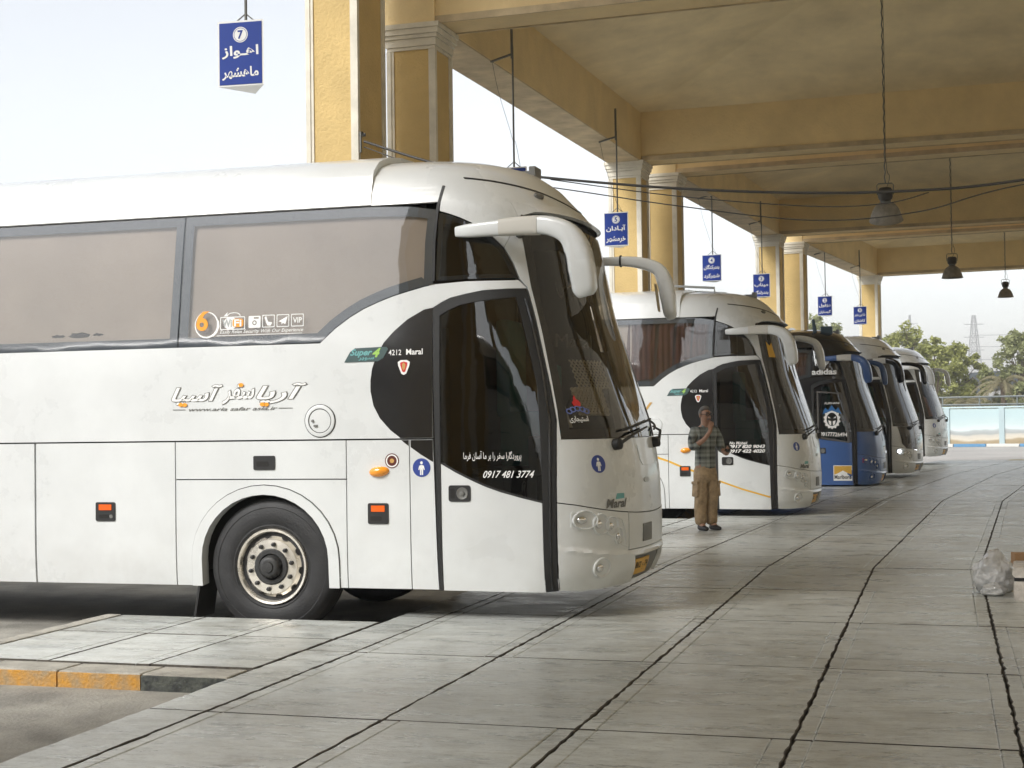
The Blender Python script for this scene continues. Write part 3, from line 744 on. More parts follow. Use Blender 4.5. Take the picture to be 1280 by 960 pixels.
        pt('cantrail', [(1.435, 3.30), (1.52, 3.272), (1.607, 3.238), (1.685, 3.2), (1.757, 3.154), (1.853, 3.086), (1.938, 2.999)] + [ws[0]] + [(xat(-58.4, z), z) for z in (3.26, 3.32, 3.372)] + [(1.44, 3.372)], mp, .0, .03, body, du=.06, dv=.03)
    # ---- door
    fr_out = [(1.412, .38), (1.386, 2.0), (1.383, 2.545), (1.45, 2.585), (1.526, 2.617), (1.65, 2.644), (1.777, 2.664), (1.96, 2.673), (2.095, 2.676), (2.16, 2.44), (2.22, 2.2), (2.285, 1.92), (2.334, 1.67), (2.336, 1.4), (2.333, .385)]
    fr_in = [(2.245, .378), (2.238, 1.06), (2.226, 1.5), (2.203, 1.913), (2.112, 2.3), (2.03, 2.612), (1.846, 2.598), (1.7, 2.58), (1.6, 2.562), (1.5, 2.522), (1.437, 2.485), (1.436, 2.0), (1.442, .38)]
    wave = cfg.get('wave', [(2.238, 1.055), (2.08, 1.093), (1.914, 1.138), (1.8, 1.177), (1.7, 1.22), (1.56, 1.287), (1.44, 1.356)])
    fr_in2 = [p for p in fr_in if p[1] > wave[0][1] + .02 and p[0] > 1.6] + [p for p in fr_in if p[1] > wave[-1][1] + .02 and p[0] <= 1.6]
    door = pt('door', [(1.447, .38), (2.241, .376)] + [(x - .004, z - .008) for x, z in wave], NEAR, .002, .03, lowc, du=.1)
    fr = pt('door_frame', fr_out + fr_in, NEAR, .006, .05, M_rub, door, du=.09, dv=.12)
    pt('seal', strip([(2.085, 2.60), (2.155, 2.35), (2.225, 2.05), (2.287, 1.67), (2.29, 1.3), (2.288, .40)], .012), NEAR, .014, .01, M_black, door, du=None, dv=.1)
    pt('door_glass', wave + fr_in2[::-1] if False else [wave[-1]] + wave[::-1][1:] + fr_in2, NEAR, -.006, .006, M_dglass, door, du=.1)
    pt('glass_edge', strip(wave, .016), NEAR, -.002, .006, M_rub, door, du=.1)
    h_ = pt('handle', rrect(1.5, 1.675, 1.059, 1.183, .018), NEAR, .009, .014, M_rub, door, dv=None)
    fr2 = frame(NEAR(1.61, 1.121, .008), (0, -1, 0)); mk('lock', lambda: xf(lathe([(.048, 0), (.044, .006), (.036, .002), (.02, .002), (.016, .010), (0, .012)], 20), fr2), M_grey, door, 40, K('lock'))
    pt('latch', rrect(1.515, 1.55, 1.085, 1.158, .006), NEAR, .0105, .003, M_dark, door, dv=None)
    # step-well and cabin behind the glass
    mk('cabin', lambda: merge(box(1.32, 1.36, -1.15, 1.15, 1.25, 3.3), box(1.36, 2.1, -.5, 1.12, 1.24, 1.28), box(1.40, 1.46, -1.1, -.55, .9, 2.4)), M_int, b, None, K('cabin'))
    pt('cabin_lining', [(1.37, 1.26), (2.28, 1.26), (2.28, 1.6), (2.2, 2.2), (2.1, 2.72), (1.95, 3.0), (1.9, 3.25), (1.37, 3.25)], FAR, -.04, .0, M_int, dv=.2, du=.1)
    mk('cabin_ceiling', lambda: box(1.33, 2.05, -1.05, 1.05, 3.22, 3.26), M_int, b, None, K('cabc'))
    def dash():
        V = [fpt(t, 1.5) * 1 for t in range(-64, 65, 8)]; V = [Vector((p.x - .07, p.y * .95, 1.49)) for p in V]; n = len(V)
        W = [Vector((2.08, p.y * .97, 1.55)) for p in V]
        F = [(i, i + 1, n + i + 1, n + i) for i in range(n - 1)]
        W2 = [Vector((2.08, p.y, 1.1)) for p in W]
        F += [(n + i, n + i + 1, 2 * n + i + 1, 2 * n + i) for i in range(n - 1)]
        return V + W + W2, F
    mk('dashboard', dash, mat('dash_plastic', (.05, .042, .035), .6), b, 40, K('dash'))
    mk('driver_seat', lambda: merge(bevbox(1.45, 1.95, .25, .8, 1.28, 1.75, .05), xf(bevbox(1.42, 1.56, .25, .8, 1.7, 2.55, .05), Matrix.Identity(4))), M_teal, b, 40, K('seat'))
    m_ = Matrix.Translation((2.05, .52, 1.78)) @ Matrix.Rotation(R(-62), 4, 'Y')
    mk('steering_wheel', lambda: xf(merge(*[tube([(.23 * math.cos(t), .23 * math.sin(t), 0) for t in [2 * math.pi * k / 24 for k in range(25)]], .017, 6)] + [tube([(0, 0, -.03), (.22 * math.cos(a), .22 * math.sin(a), 0)], .014, 6) for a in (0, 2.1, 4.2)]), m_), M_rub, b, 40, K('steer'))
    # ---- windscreen
    wl = wsT; wp = [(t + .0, z) for z, t in wl] + [(x, 1.528) for x in range(-60, 61, 12)] + [(-t, z) for z, t in wl[::-1]] + [(x, 3.21) for x in range(48, -49, -12)]
    ws_ = pt('windscreen', wp, FRONT, -.004, .008, M_ws, du=4, dv=.07)
    brd = [((t + 5.0) if abs(t) > 40 and t < 0 else (t - 5.0) if abs(t) > 40 else t, min(max(z, 1.60), 3.12)) for t, z in wp]
    brd2 = [(-53, 3.12), (-54, 2.7), (-55, 2.31), (-59, 1.9), (-62, 1.6)] + [(x, 1.6) for x in range(-48, 49, 12)] + [(62, 1.6), (59, 1.9), (55, 2.31), (54, 2.7), (53, 3.12)] + [(x, 3.12) for x in range(36, -37, -12)]
    pt('windscreen_border', wp, FRONT, -.016, .001, M_black, ws_, [brd2], du=4, dv=.15)
    # brow and front panels
    pt('brow_gap', [(-58.3, 3.19)] + [(x, 3.19) for x in range(-48, 49, 12)] + [(58.3, 3.19), (58.3, 3.29)] + [(x, 3.29) for x in range(48, -49, -12)] + [(-58.3, 3.29)], FRONT, -.03, .01, M_dark, du=4)
    pt('brow', [(-58.3, 3.245)] + [(x, 3.275) for x in range(-48, 49, 12)] + [(58.3, 3.245), (58.3, 3.372)] + [(x, 3.372) for x in range(48, -49, -12)] + [(-58.3, 3.372)], FRONT,
       lambda t, z: .045 * max(0, min(1, (3.372 - z) / .10)) ** 1.5 * max(0, min(1, (58 - abs(t)) / 14)), .035, body, du=4, dv=.022)
    sz = lambda t: .922 + .126 * (abs(t) / 71) ** 1.7
    fc = cfg.get('front', body); bc = cfg.get('bumper', fc)
    def tx(z): return math.degrees(math.acos(min(1, max(0, (2.342 - hv(z, 2) + HA) / HA)) ** (HPW / 2)))
    T = [-71, -64, -56, -48, -40, -34, -28.5, -20, -10, 0, 10, 20, 28.5, 34, 40, 48, 56, 64, 71]
    pt('front_panel', [(-tx(1.05), 1.052)] + [(t, sz(t) + .004) for t in T[1:-1]] + [(tx(1.05), 1.052), (tx(1.2), 1.2), (tx(1.4), 1.4), (tx(1.522), 1.522), (60, 1.522), (30, 1.522), (0, 1.522), (-30, 1.522), (-60, 1.522), (-tx(1.522), 1.522), (-tx(1.4), 1.4), (-tx(1.2), 1.2)], FRONT, 0, .03, fc, du=4, dv=.08)
    def ridge(t, z):
        zr = .61 + .085 * (abs(t) / 69) ** 2; d_ = abs(z - zr) / .02
        fo = .014 * max(0, 1 - d_) * (1 if abs(t) < 68 else 0)
        lipo = -.02 * max(0, min(1, (.50 - z) / .12))
        return fo + (0 if z > zr else .008) + lipo * .4
    bp = [(-tx(.385), .385), (-57, .372), (-40, .376), (-19, .385), (-23, .60), (23, .60), (19, .385), (40, .376), (57, .372), (tx(.385), .385), (tx(.5), .5), (tx(.6), .6), (tx(.8), .8), (tx(1.04), 1.044)] + [(t, sz(t) - .004) for t in T[::-1] if 28.4 <= t < 70] + [(28.5, .65), (-28.5, .65)] + [(t, sz(t) - .004) for t in T[::-1] if -70 < t <= -28.4] + [(-tx(z), z) for z in (1.044, .8, .6, .5)]
    bump = pt('bumper', bp, FRONT, ridge, .035, bc, du=3.2, dv=.019)
    hood = pt('hood_plate', [(-28, .657), (28, .657), (28, sz(28) - .004)] + [(t, sz(t) - .004) for t in T[::-1] if abs(t) < 28] + [(-28, sz(28) - .004)] , FRONT, .003, .03, bc, du=4, dv=.08)
    pt('plate_recess', [(-22, .598), (-18.5, .388), (18.5, .388), (22, .598)], FRONT, -.03, .01, M_grey, bump, du=4)
    np_ = pt('number_plate', [(-19, .43), (-3, .43), (-3, .56), (-19, .56)], FRONT, -.015, .01, M_plate, bump, du=3)
    letters('plate_number', cfg.get('plate', '47 ع 218'), FRONT, (-18, .455, -4, .535), M_rub, np_, off=-.0135, bold=.02)
    pt('badge', [(-15, .70), (-5, .70), (-5, .84), (-15, .84)], FRONT, .010, .012, M_grey, hood, du=3)
    # lamps
    for sg in (-1, 1):
        for (t, z, r_, rx) in ((-58.9, .913, .066, 1.5), (-49.2, .876, .074, 1.0), (-41.6, .855, .070, 1.0), (-37.0, .775, .062, .8), (-48.0, .545, .074, 1.1)):
            p = FRONT(-t * sg if sg > 0 else t, z, .004 if z > .7 else .012); tt = t if sg < 0 else -t
            nn = Vector(FRONT(tt, z, .1)) - Vector(FRONT(tt, z, 0)); p = FRONT(tt, z, .008 if z > .7 else .014)
            f_ = frame(p, nn) @ Matrix.Diagonal((rx, 1, 1, 1))
            lm = mk('headlamp', lambda: xf(lathe([(r_ * 1.14, -.012), (r_ * 1.12, .003), (r_ * 1.03, .006), (r_ * .95, -.004), (r_ * .8, -.016), (r_ * .55, -.02), (r_ * .4, -.016)], 24), f_), bc, bump, 50, K('lamp%.1f%.2f%d' % (t, z, sg), bc))
            mk('lens', lambda: xf(lathe([(r_ * .46, -.02), (r_ * .44, .0), (r_ * .28, .012), (0, .016)], 20), f_ @ Matrix.Translation((-r_ * .3, 0, 0))), mat('headlamp_lit', (.9, .95, 1), .2, emit=6) if cfg.get('lit') and t == -58.9 else M_chrome, lm, 50, K('lens%.1f%.2f%d' % (t, z, sg), M_grey if cfg.get('lit') else M_chrome))
    # lamp surround line
    for sg in (-1, 1):
        pod = [(-67.5, .965), (-66, .985), (-55, .965), (-45, .942), (-37, .925), (-33.5, .905), (-31, .80), (-30, .68), (-34, .70), (-40, .765), (-46, .795), (-55, .83), (-66, .845), (-67.5, .862)]
        if sg > 0: pod = [(-t, z) for t, z in pod[::-1]]
        pt('lamp_surround', pod, FRONT, .006, .012, bc, bump, [inset([(t / 57, z) for t, z in pod], .012) and [(u * 57, z) for u, z in inset([(t / 57, z) for t, z in pod], .013)]], du=3, dv=.03)
    pt('washer_badge', ellipse(-8.4, 1.185, 3.2, .022, 16), FRONT, .006, .01, M_lgrey, dv=None)
    # front crease around the badge
    pt('grille_line', strip([(-14, 1.46), (-13, 1.35), (-11, 1.31), (0, 1.30), (11, 1.31), (13, 1.35), (14, 1.46)], .012), FRONT, .005, .008, fc, du=2, dv=None)
    if st == 'maral':
        man_sticker(b, FRONT, -48, 1.331, 4.6, .068, 'front')
        letters('model_name', 'Maral', FRONT, (-45.5, .99, -29.5, 1.06), M_grey, b, off=.004, bold=.03, shear=.3, key=K('maralf'))
        pt('model_mark', [(-38, 1.055), (-31.5, 1.06), (-31.5, 1.10), (-37, 1.10)], FRONT, .004, .003, M_teal2, dv=None)
    # ---- roof
    def roofm(x0, x1, nose):
        def f():
            zs = [3.372, 3.42, 3.47, 3.52, 3.565, 3.61, 3.65, 3.70, 3.735, 3.77, 3.795, 3.815, 3.828, 3.835]
            V, F = [], []; n = None
            for z in zs:
                if nose:
                    row = [Vector((x0, -hull_side(x0, z), z)), Vector(((x0 + hv(z, 2) - HA) / 2, -hv(z, 1), z))] + [fpt(t, z) for t in range(-90, 91, 5)] + [Vector(((x0 + hv(z, 2) - HA) / 2, hv(z, 1), z)), Vector((x0, hv(z, 1), z))]
                else:
                    h = hv(z, 1) + .008; zz = z + .006 + .045 * min(1, max(0, (z - 3.45) / .15))
                    row = [Vector((x0 + (x1 - x0) * k / 10, -h, zz)) for k in range(11)] + [Vector((x1 - (x1 - x0) * k / 10, h, zz)) for k in range(11)]
                n = len(row); V += row
            for i in range(len(zs) - 1):
                for k in range(n - 1 if nose else n):
                    F.append((i * n + k, i * n + (k + 1) % n, (i + 1) * n + (k + 1) % n, (i + 1) * n + k))
            return V, F
        return f
    mk('roof', roofm(.5, 2, True), body, b, 35, K('roofn', body))
    rf_ = mk('roof_fairing', roofm(REAR, .86, False), body, b, 35, K('roofr', body))
    pt('roof_seam', strip([(-1.0 * t, z) for t, z in ((74, 3.56), (60, 3.54), (45, 3.515), (31, 3.49), (15, 3.45), (0, 3.42))] + [(t, z) for t, z in ((15, 3.45), (31, 3.49), (45, 3.515), (60, 3.54), (74, 3.56))], .013), FRONT, .004, .01, M_rub, du=3)
    for sg, mp in ((-1, NEAR), (1, FAR)):
        pt('gutter', [(REAR, 3.528), (.86, 3.528), (.86, 3.537), (REAR, 3.537)], mp, .012, .03, M_lgrey)
        for x in (-2.35, -.85, -4.2): pt('roof_bolt', ellipse(x, 3.60, .012, .012, 8), mp, .014, .01, M_grey, dv=None)
    for sy in (-1, 1):
        mk('roof_marker', lambda: xf(lathe([(.045, 0), (.04, .02), (.0, .028)], 14), frame(FRONT(sy * 34, 3.44, 0), Vector(FRONT(sy * 34, 3.44, .1)) - Vector(FRONT(sy * 34, 3.44, 0))) @ Matrix.Diagonal((1.3, .7, 1, 1))), M_grey, b, 40, K('rm%d' % sy))
    mk('roof_camera', lambda: merge(bevbox(1.66, 1.82, .1, .22, 3.70, 3.80, .012), bevbox(1.80, 1.86, .06, .26, 3.68, 3.83, .01)), M_grey, b, None, K('rcam'))
    mk('rear_panel', lambda: (lambda zs: ([(REAR - .02, s * (hv(z, 1) + .008), z) for z in zs for s in (-1, 1)], [(2 * i, 2 * i + 2, 2 * i + 3, 2 * i + 1) for i in range(len(zs) - 1)]))([.385, .8, 1.5, 2.1, 2.6, 3.1, 3.4, 3.52, 3.61, 3.70, 3.77, 3.82, 3.835]), body, b, None, K('rear', body))
    # ---- mirrors
    mc = cfg.get('mirror', body)
    for sg in (-1, 1):
        fx = 0 if sg < 0 else .14
        path = [(1.60, 1.315, 3.115), (1.72, 1.33, 3.118), (1.95, 1.35, 3.125), (2.2, 1.37, 3.13), (2.36 + fx * .6, 1.39, 3.115), (2.50 + fx, 1.40, 3.05), (2.57 + fx, 1.40, 2.93), (2.60 + fx, 1.40, 2.78), (2.62 + fx, 1.39, 2.63), (2.63 + fx, 1.385, 2.58)]
        rad = [(.028, .038), (.04, .052), (.046, .06), (.05, .066), (.06, .072), (.075, .082), (.085, .095), (.085, .10), (.075, .088), (.045, .05)]
        if sg > 0:
            path = path[2:]; rad = [(.03, .04)] * 2 + [(.05, .05), (.07, .06), (.08, .07), (.08, .07), (.07, .06), (.035, .03)]
        pth = smoothpath([(x, sg * y, z) for x, y, z in path], 4); rr = []
        for i in range(len(path) - 1):
            for k in range(4):
                t = k / 4; rr.append(tuple(rad[i][j] * (1 - t) + rad[i + 1][j] * t for j in (0, 1)))
        rr.append(rad[-1])
        mi = mk('mirror', lambda: tube(pth, rr, 28, True, .55), mc, b, 50, K('mirror%d' % sg, mc))
        # glass set in the rear-facing side of the drooping head
        nx = Vector((-1, 0, -.12)); c = Vector((2.50 + fx, sg * 1.40, 2.78))
        mk('mirror_glass', lambda: xf(([(p[0], p[1], 0) for p in rrect(-.075, .075, -.13, .13, .03)], [tuple(range(16))]), frame(c, nx)), M_chrome, mi, None, K('mg%d' % sg))
        mk('mirror_joint', lambda: tube([(1.96, sg * 1.351, 3.126), (2.1, sg * 1.362, 3.130), (2.27, sg * 1.378, 3.126)], [(.049, .064), (.054, .069), (.059, .073)], 24, True, .55) if sg < 0 else tube([(2.3, sg * 1.385, 3.13), (2.315, sg * 1.385, 3.13)], [(.055, .055)] * 2, 16), mat('mirror_cover', (.60, .58, .53), .6) if sg < 0 else M_rub, mi, 40, K('mj%d' % sg))
        mk('mirror_bracket', lambda: tube([(2.05, sg * 1.12, 3.10), (2.12, sg * 1.37, 3.12)], .035, 10), M_rub, mi, 40, K('mb%d' % sg))
    # ---- wipers
    for (t0, t1, z1) in ((-34, -2, 1.60), (8, 36, 1.60)):
        a = FRONT(t0, 1.475, .05); c = FRONT((t0 + t1) / 2, 1.56, .06); e = FRONT(t1, z1, .03)
        wv = mk('wiper', lambda: tube([a, c, e], [.014, .011, .008], 8), M_rub, b, None, K('wip%d' % t0))
        mk('wiper_blade', lambda: tube([FRONT(t1 - 26 + 5 * k, z1 - .02 + .012 * k, .022) for k in range(8)], .010, 6), M_rub, wv, None, K('wb%d' % t0))
        mk('wiper_pivot', lambda: xf(lathe([(.045, -.02), (.045, .05), (.03, .06), (0, .06)], 14), frame(FRONT(t0, 1.475, .0), Vector(FRONT(t0, 1.475, .1)) - Vector(FRONT(t0, 1.475, 0)))), M_rub, wv, 40, K('wp%d' % t0))
    # ---- wheels, flaps
    for x in (0, -6.1):
        for sg in (-1, 1): wheel(b, x, sg * 1.235, sg, ck)
    for sg in (-1, 1):
        mk('mud_flap', lambda: ([(-.60, sg * .95, .50), (-.60, sg * 1.26, .50), (-.66, sg * 1.27, .12), (-.66, sg * .95, .12), (-.62, sg * .95, .50), (-.62, sg * 1.26, .50), (-.68, sg * 1.27, .12), (-.68, sg * .95, .12)], [(0, 1, 2, 3), (7, 6, 5, 4), (0, 4, 5, 1), (1, 5, 6, 2), (2, 6, 7, 3), (3, 7, 4, 0)]), M_rub, b, None, K('flap%d' % sg))
    mk('axle', lambda: merge(tube([(0, -.95, .54), (0, .95, .54)], .07, 10), tube([(-6.1, -.95, .54), (-6.1, .95, .54)], .1, 10)), M_dark, b, None, K('axle'))
    cfg['deco'](b, door, ws_, cfg)
    return b
def man_sticker(par, mp, u, v, ru, rv, key):
    s = patch('man_sticker', ellipse(u, v, ru, rv, 28), mp, .002, .002, M_blueS, par, (), None, None, None, 'mans' + key)
    a = ru; c = rv
    fig = [(-.10, .28), (.10, .28), (.26, .2), (.36, -.22), (.26, -.26), (.17, .02), (.17, -.78), (.03, -.78), (.02, -.2), (-.02, -.2), (-.03, -.78), (-.17, -.78), (-.17, .02), (-.26, -.26), (-.36, -.22), (-.26, .2)]
    patch('figure', [(u + x * a, v + y * c) for x, y in fig], mp, .0032, .001, M_wsticker, s, (), None, None, None, 'manf' + key)
    patch('figure_head', ellipse(u, v + .52 * c, .15 * a, .17 * c, 14), mp, .0032, .001, M_wsticker, s, (), None, None, None, 'manh' + key)
BLK1 = [(1.381, 2.549), (1.31, 2.537), (1.172, 2.465), (1.06, 2.375), (.979, 2.291), (.918, 2.19), (.882, 2.09), (.868, 1.995), (.868, 1.915), (.892, 1.80), (.945, 1.702), (1.03, 1.61), (1.113, 1.548), (1.373, 1.548)]
def maral_marks(b, near=True):
    patch('black_sweep', BLK1, NEAR, .0018, .002, M_black, b, (), None, .16, 35, 'sweepA')
    patch('black_sweep', [(1.193, 1.532), (1.124, 1.532)][:0] + [(1.194, 1.478), (1.28, 1.418), (1.376, 1.362), (1.374, 1.532), (1.194, 1.532)], NEAR, .0018, .002, M_black, b, (), None, None, 35, 'sweepB')
    patch('black_sweep', [(1.118, 1.532), (1.15, 1.507), (1.178, 1.487), (1.178, 1.532)], NEAR, .0018, .002, M_black, b, (), None, None, 35, 'sweepC')
    s = patch('engine_badge', [(.65, 2.143), (.70, 2.225), (.74, 2.252), (1.0, 2.258), (1.015, 2.24), (.975, 2.17), (.93, 2.146)], NEAR, .0045, .003, mat('badge_grey', (.06, .10, .10), .3), b, (), None, None, None, 'bdg')
    letters('badge_text', 'Super', NEAR, (.70, 2.178, .885, 2.245), M_teal2, s, .0055, .03, .4, key='bdgt')
    letters('badge_text', '4', NEAR, (.885, 2.178, .955, 2.25), M_green, s, .0055, .04, .4, key='bdg4')
    letters('badge_text', 'سوپر', NEAR, (.77, 2.152, .90, 2.18), M_teal2, s, .0055, .03, key='bdgu')
    letters('model_number', '4212', NEAR, (1.02, 2.190, 1.125, 2.232), M_wsticker, b, .004, .005, key='m4212')
    letters('model_name', 'Maral', NEAR, (1.165, 2.190, 1.30, 2.236), M_wsticker, b, .004, .02, key='mmaral')
    sh = patch('emblem', [(1.10, 2.105), (1.095, 2.135), (1.12, 2.150), (1.17, 2.150), (1.195, 2.135), (1.19, 2.105), (1.165, 2.045), (1.145, 2.035), (1.125, 2.045)], NEAR, .004, .002, M_wsticker, b, (), None, None, None, 'emb1')
    patch('emblem_field', [(1.117, 2.108), (1.115, 2.130), (1.145, 2.139), (1.175, 2.130), (1.173, 2.108), (1.157, 2.062), (1.145, 2.055), (1.133, 2.062)], NEAR, .005, .001, M_redp, sh, (), None, None, None, 'emb2')
    patch('emblem_mark', [(1.13, 2.115), (1.145, 2.134), (1.16, 2.115), (1.156, 2.085), (1.145, 2.07), (1.134, 2.085)], NEAR, .0058, .001, M_gold, sh, (), None, None, None, 'emb3')
def deco1(b, door, ws, cfg):
    maral_marks(b)
    # filler cap
    f = frame(NEAR(.443, 1.69, 0), (0, -1, 0))
    fc = mk('filler_cap', xf(lathe([(.127, 0), (.124, .010), (.118, .012), (.098, .012), (.094, .004), (.09, .007), (0, .009)], 40), f), M_white, b, 30)
    mk('cap_ring', xf(lathe([(.131, .002), (.131, .005), (.126, .007)], 40, False), f), M_rub, fc, None); mk('cap_ring', xf(lathe([(.097, .0085), (.095, .0095), (.091, .0085)], 40, False), f), M_rub, fc, None)
    mk('cap_lock', xf(merge(xf(lathe([(.012, 0), (.010, .012), (0, .013)], 10), Matrix.Translation((-.06, .0, .008))), bevbox(-.05, -.02, -.045, -.03, .008, .02, .003)), f), M_grey, fc, None)
    # company lettering
    sh = M_grey
    for i, (t, x0, x1) in enumerate((('آریا', -.10, .329), ('سفر', -.40, -.12), ('آسیا', -.852, -.40))):
        letters('company_name', t, NEAR, (x0, 1.834, x1, 1.992), M_grey, b, .003, .05, .35, ref=.02)
        letters('company_name', t, NEAR, (x0, 1.834, x1, 1.992), M_wsticker, b, .0062, .02, .35)
    for x, z in ((-.05, 1.828), (-.015, 1.826), (-.77, 1.836), (-.735, 1.834), (-.235, 1.985)):
        patch('company_dot', ellipse(x, z, .022, .016, 12), NEAR, .0095, .002, M_ovinyl, b, (), None, None, None)
    letters('web_address', 'www.aria safar asia.ir', NEAR, (-.70, 1.782, .08, 1.81), M_grey, b, .003, .015, .35)
    for x0, x1 in ((-.845, -.73), (.09, .21)): patch('web_dash', [(x0, 1.792), (x1, 1.792), (x1, 1.797), (x0, 1.799)], NEAR, .003, .001, M_grey, b, (), None, None, None)
    # window stickers
    def W(nm, poly, m, holes=(), off=.004): return patch(nm, poly, NEAR, off, .001, m, b, holes, None, None, None)
    W('head_logo', ellipse(-.545, 2.475, .107, .108), M_wsticker, [ellipse(-.548, 2.478, .096, .098)])
    W('head_logo', [(-.50, 2.385), (-.46, 2.42), (-.445, 2.48), (-.455, 2.53), (-.435, 2.50), (-.43, 2.46), (-.45, 2.41), (-.485, 2.378)], M_wsticker, off=.0055)
    W('head_swirl', ellipse(-.585, 2.48, .052, .052), M_ovinyl, [ellipse(-.588, 2.478, .02, .02, 12)], off=.0058)
    W('head_swirl', [(-.635, 2.49), (-.62, 2.545), (-.575, 2.585), (-.52, 2.585), (-.565, 2.56), (-.585, 2.525)], M_ovinyl, off=.0066)
    W('wifi_box', rrect(-.425, -.205, 2.43, 2.535, .008), M_wsticker, [rrect(-.418, -.212, 2.437, 2.528, .006)])
    letters('wifi_text', 'Wi', NEAR, (-.405, 2.452, -.32, 2.515), M_lgrey, b, .0052, .03)
    W('wifi_pill', ellipse(-.335, 2.483, .06, .05), M_wsticker); W('wifi_tab', rrect(-.315, -.22, 2.45, 2.517, .02), M_ovinyl, off=.0056)
    letters('wifi_text', 'Fi', NEAR, (-.30, 2.455, -.235, 2.512), M_wsticker, b, .007, .03)
    W('wifi_arc', ellipse(-.305, 2.54, .06, .03, 16, 0, 180) + ellipse(-.305, 2.54, .053, .024, 16, 0, 180)[::-1], M_wsticker)
    W('wifi_fin', [(-.395, 2.54), (-.36, 2.575), (-.365, 2.54)], M_wsticker)
    for i, x in enumerate((-.175, -.055, .07, .195)):
        if i == 0:
            W('camera_icon', rrect(x, x + .105, 2.44, 2.535, .008), M_wsticker, [ellipse(x + .052, 2.48, .02, .02, 14), rrect(x + .045, x + .09, 2.512, 2.525, .002)])
            W('camera_icon', ellipse(x + .052, 2.48, .011, .011, 10), M_wsticker)
        else:
            W('service_icon', rrect(x, x + .108, 2.44, 2.54, .006), M_wsticker, [rrect(x + .006, x + .102, 2.446, 2.534, .005)])
    W('seat_icon', [(-.035, 2.52), (-.02, 2.53), (-.005, 2.485), (.03, 2.48), (.028, 2.468), (.015, 2.452), (-.01, 2.455), (-.02, 2.475)], M_wsticker)
    W('plane_icon', [(.085, 2.485), (.165, 2.525), (.145, 2.46), (.125, 2.472), (.112, 2.458), (.112, 2.478)], M_wsticker)
    letters('vip_text', 'VIP', NEAR, (.212, 2.468, .288, 2.512), M_wsticker, b, .005, .02)
    letters('slogan', 'Easily Relax Security With Our Experience', NEAR, (-.425, 2.392, .30, 2.428), M_wsticker, b, .005, .008, .3)
    W('slogan_line', [(-.455, 2.382), (.29, 2.384), (.29, 2.388), (-.455, 2.387)], M_wsticker)
    # door wording
    letters('prayer', 'پروردگارا سفر را بر ما آسان فرما', NEAR, (1.622, 1.362, 2.08, 1.442), M_wsticker, door, .002, .004)
    letters('phone_number', '0917 481 3774', NEAR, (1.776, 1.238, 2.18, 1.293), M_wsticker, door, .002, .012, .4)
    # roof plate
    s = patch('roof_plate', [(-2.75, 3.575), (-2.41, 3.575), (-2.41, 3.635), (-2.75, 3.635)], NEAR, .0165, .004, M_ovinyl, b, (), None, None, None)
    letters('roof_text', 'TA', NEAR, (-2.58, 3.583, -2.425, 3.627), M_blueS, s, .018, .03)
    # windscreen things
    def lat(u0, u1, v0, v1, nx, nz, th):
        out = []
        for k in range(-nz, nx + 1):
            for sgn in (1, -1):
                p0 = None
                a = (k / nx, 0 if sgn > 0 else 1); e = (k / nx + nz / nx, 1 if sgn > 0 else 0)
                t0 = max(0, -a[0] * nx / nz); t1 = min(1, (1 - a[0]) * nx / nz)
                if t1 <= t0 + 1e-6: continue
                pts = []
                for t in (t0, (t0 + t1) / 2, t1):
                    f = a[0] + (e[0] - a[0]) * t; h = a[1] + (e[1] - a[1]) * t
                    pts.append(FRONT(u0 + (u1 - u0) * f, v0 + (v1 - v0) * h, -.03 + .002 * sgn))
                out.append(tube(pts, th, 5))
        return merge(*out)
    me_ = mat('cream_lattice', (.86, .82, .66), .6)
    mk('lattice_screen', lat(-47, -22, 1.92, 2.14, 9, 5, .0065), me_, ws); mk('lattice_screen', lat(-52, -30, 1.715, 1.92, 9, 5, .013), me_, ws)
    mk('towel', xf(bevbox(-.03, .03, -.09, .09, -.23, .23, .03), Matrix.Translation(FRONT(-60, 1.90, -.16)) @ Matrix.Rotation(R(-30), 4, 'Z')), M_teal, ws, 40)
    patch('white_card', [(-62, 1.62), (-58, 1.62), (-59, 1.95), (-61, 1.95)], FRONT, -.05, .002, M_wsticker, ws)
    letters('screen_name', 'Maral', FRONT, (-54, 2.235, -24, 2.34), mat('faint_outline', (.20, .19, .16), .6), ws, -.018, .0, .35)
    letters('screen_word', 'علی', FRONT, (-42, 2.62, -30, 2.93), mat('faint_outline'), ws, -.018, .0)
    letters('permit_word', 'استیجاری', FRONT, (-61, 1.645, -49, 1.70), M_wsticker, ws, .001, .02)
    fl = [(-55.6, 1.775), (-56.2, 1.80), (-55, 1.815), (-54.4, 1.84), (-53.4, 1.86), (-53, 1.825), (-51.8, 1.82), (-50.9, 1.80), (-51.3, 1.775)]
    patch('flame_mark', fl, FRONT, .001, .001, M_redp, ws, (), None, None, None)
    for t, z in ((-59.5, 1.735), (-57, 1.748), (-54, 1.755), (-51, 1.748), (-48.6, 1.735)):
        patch('emblem_ring', ellipse(t, z, 2.0, .022, 14), FRONT, .0012 + .0006 * (int(-t) % 2), .0008, mat('emblem_blue', (.12, .16, .40), .4), ws, [ellipse(t, z, 1.2, .013, 14)], None, None, None)
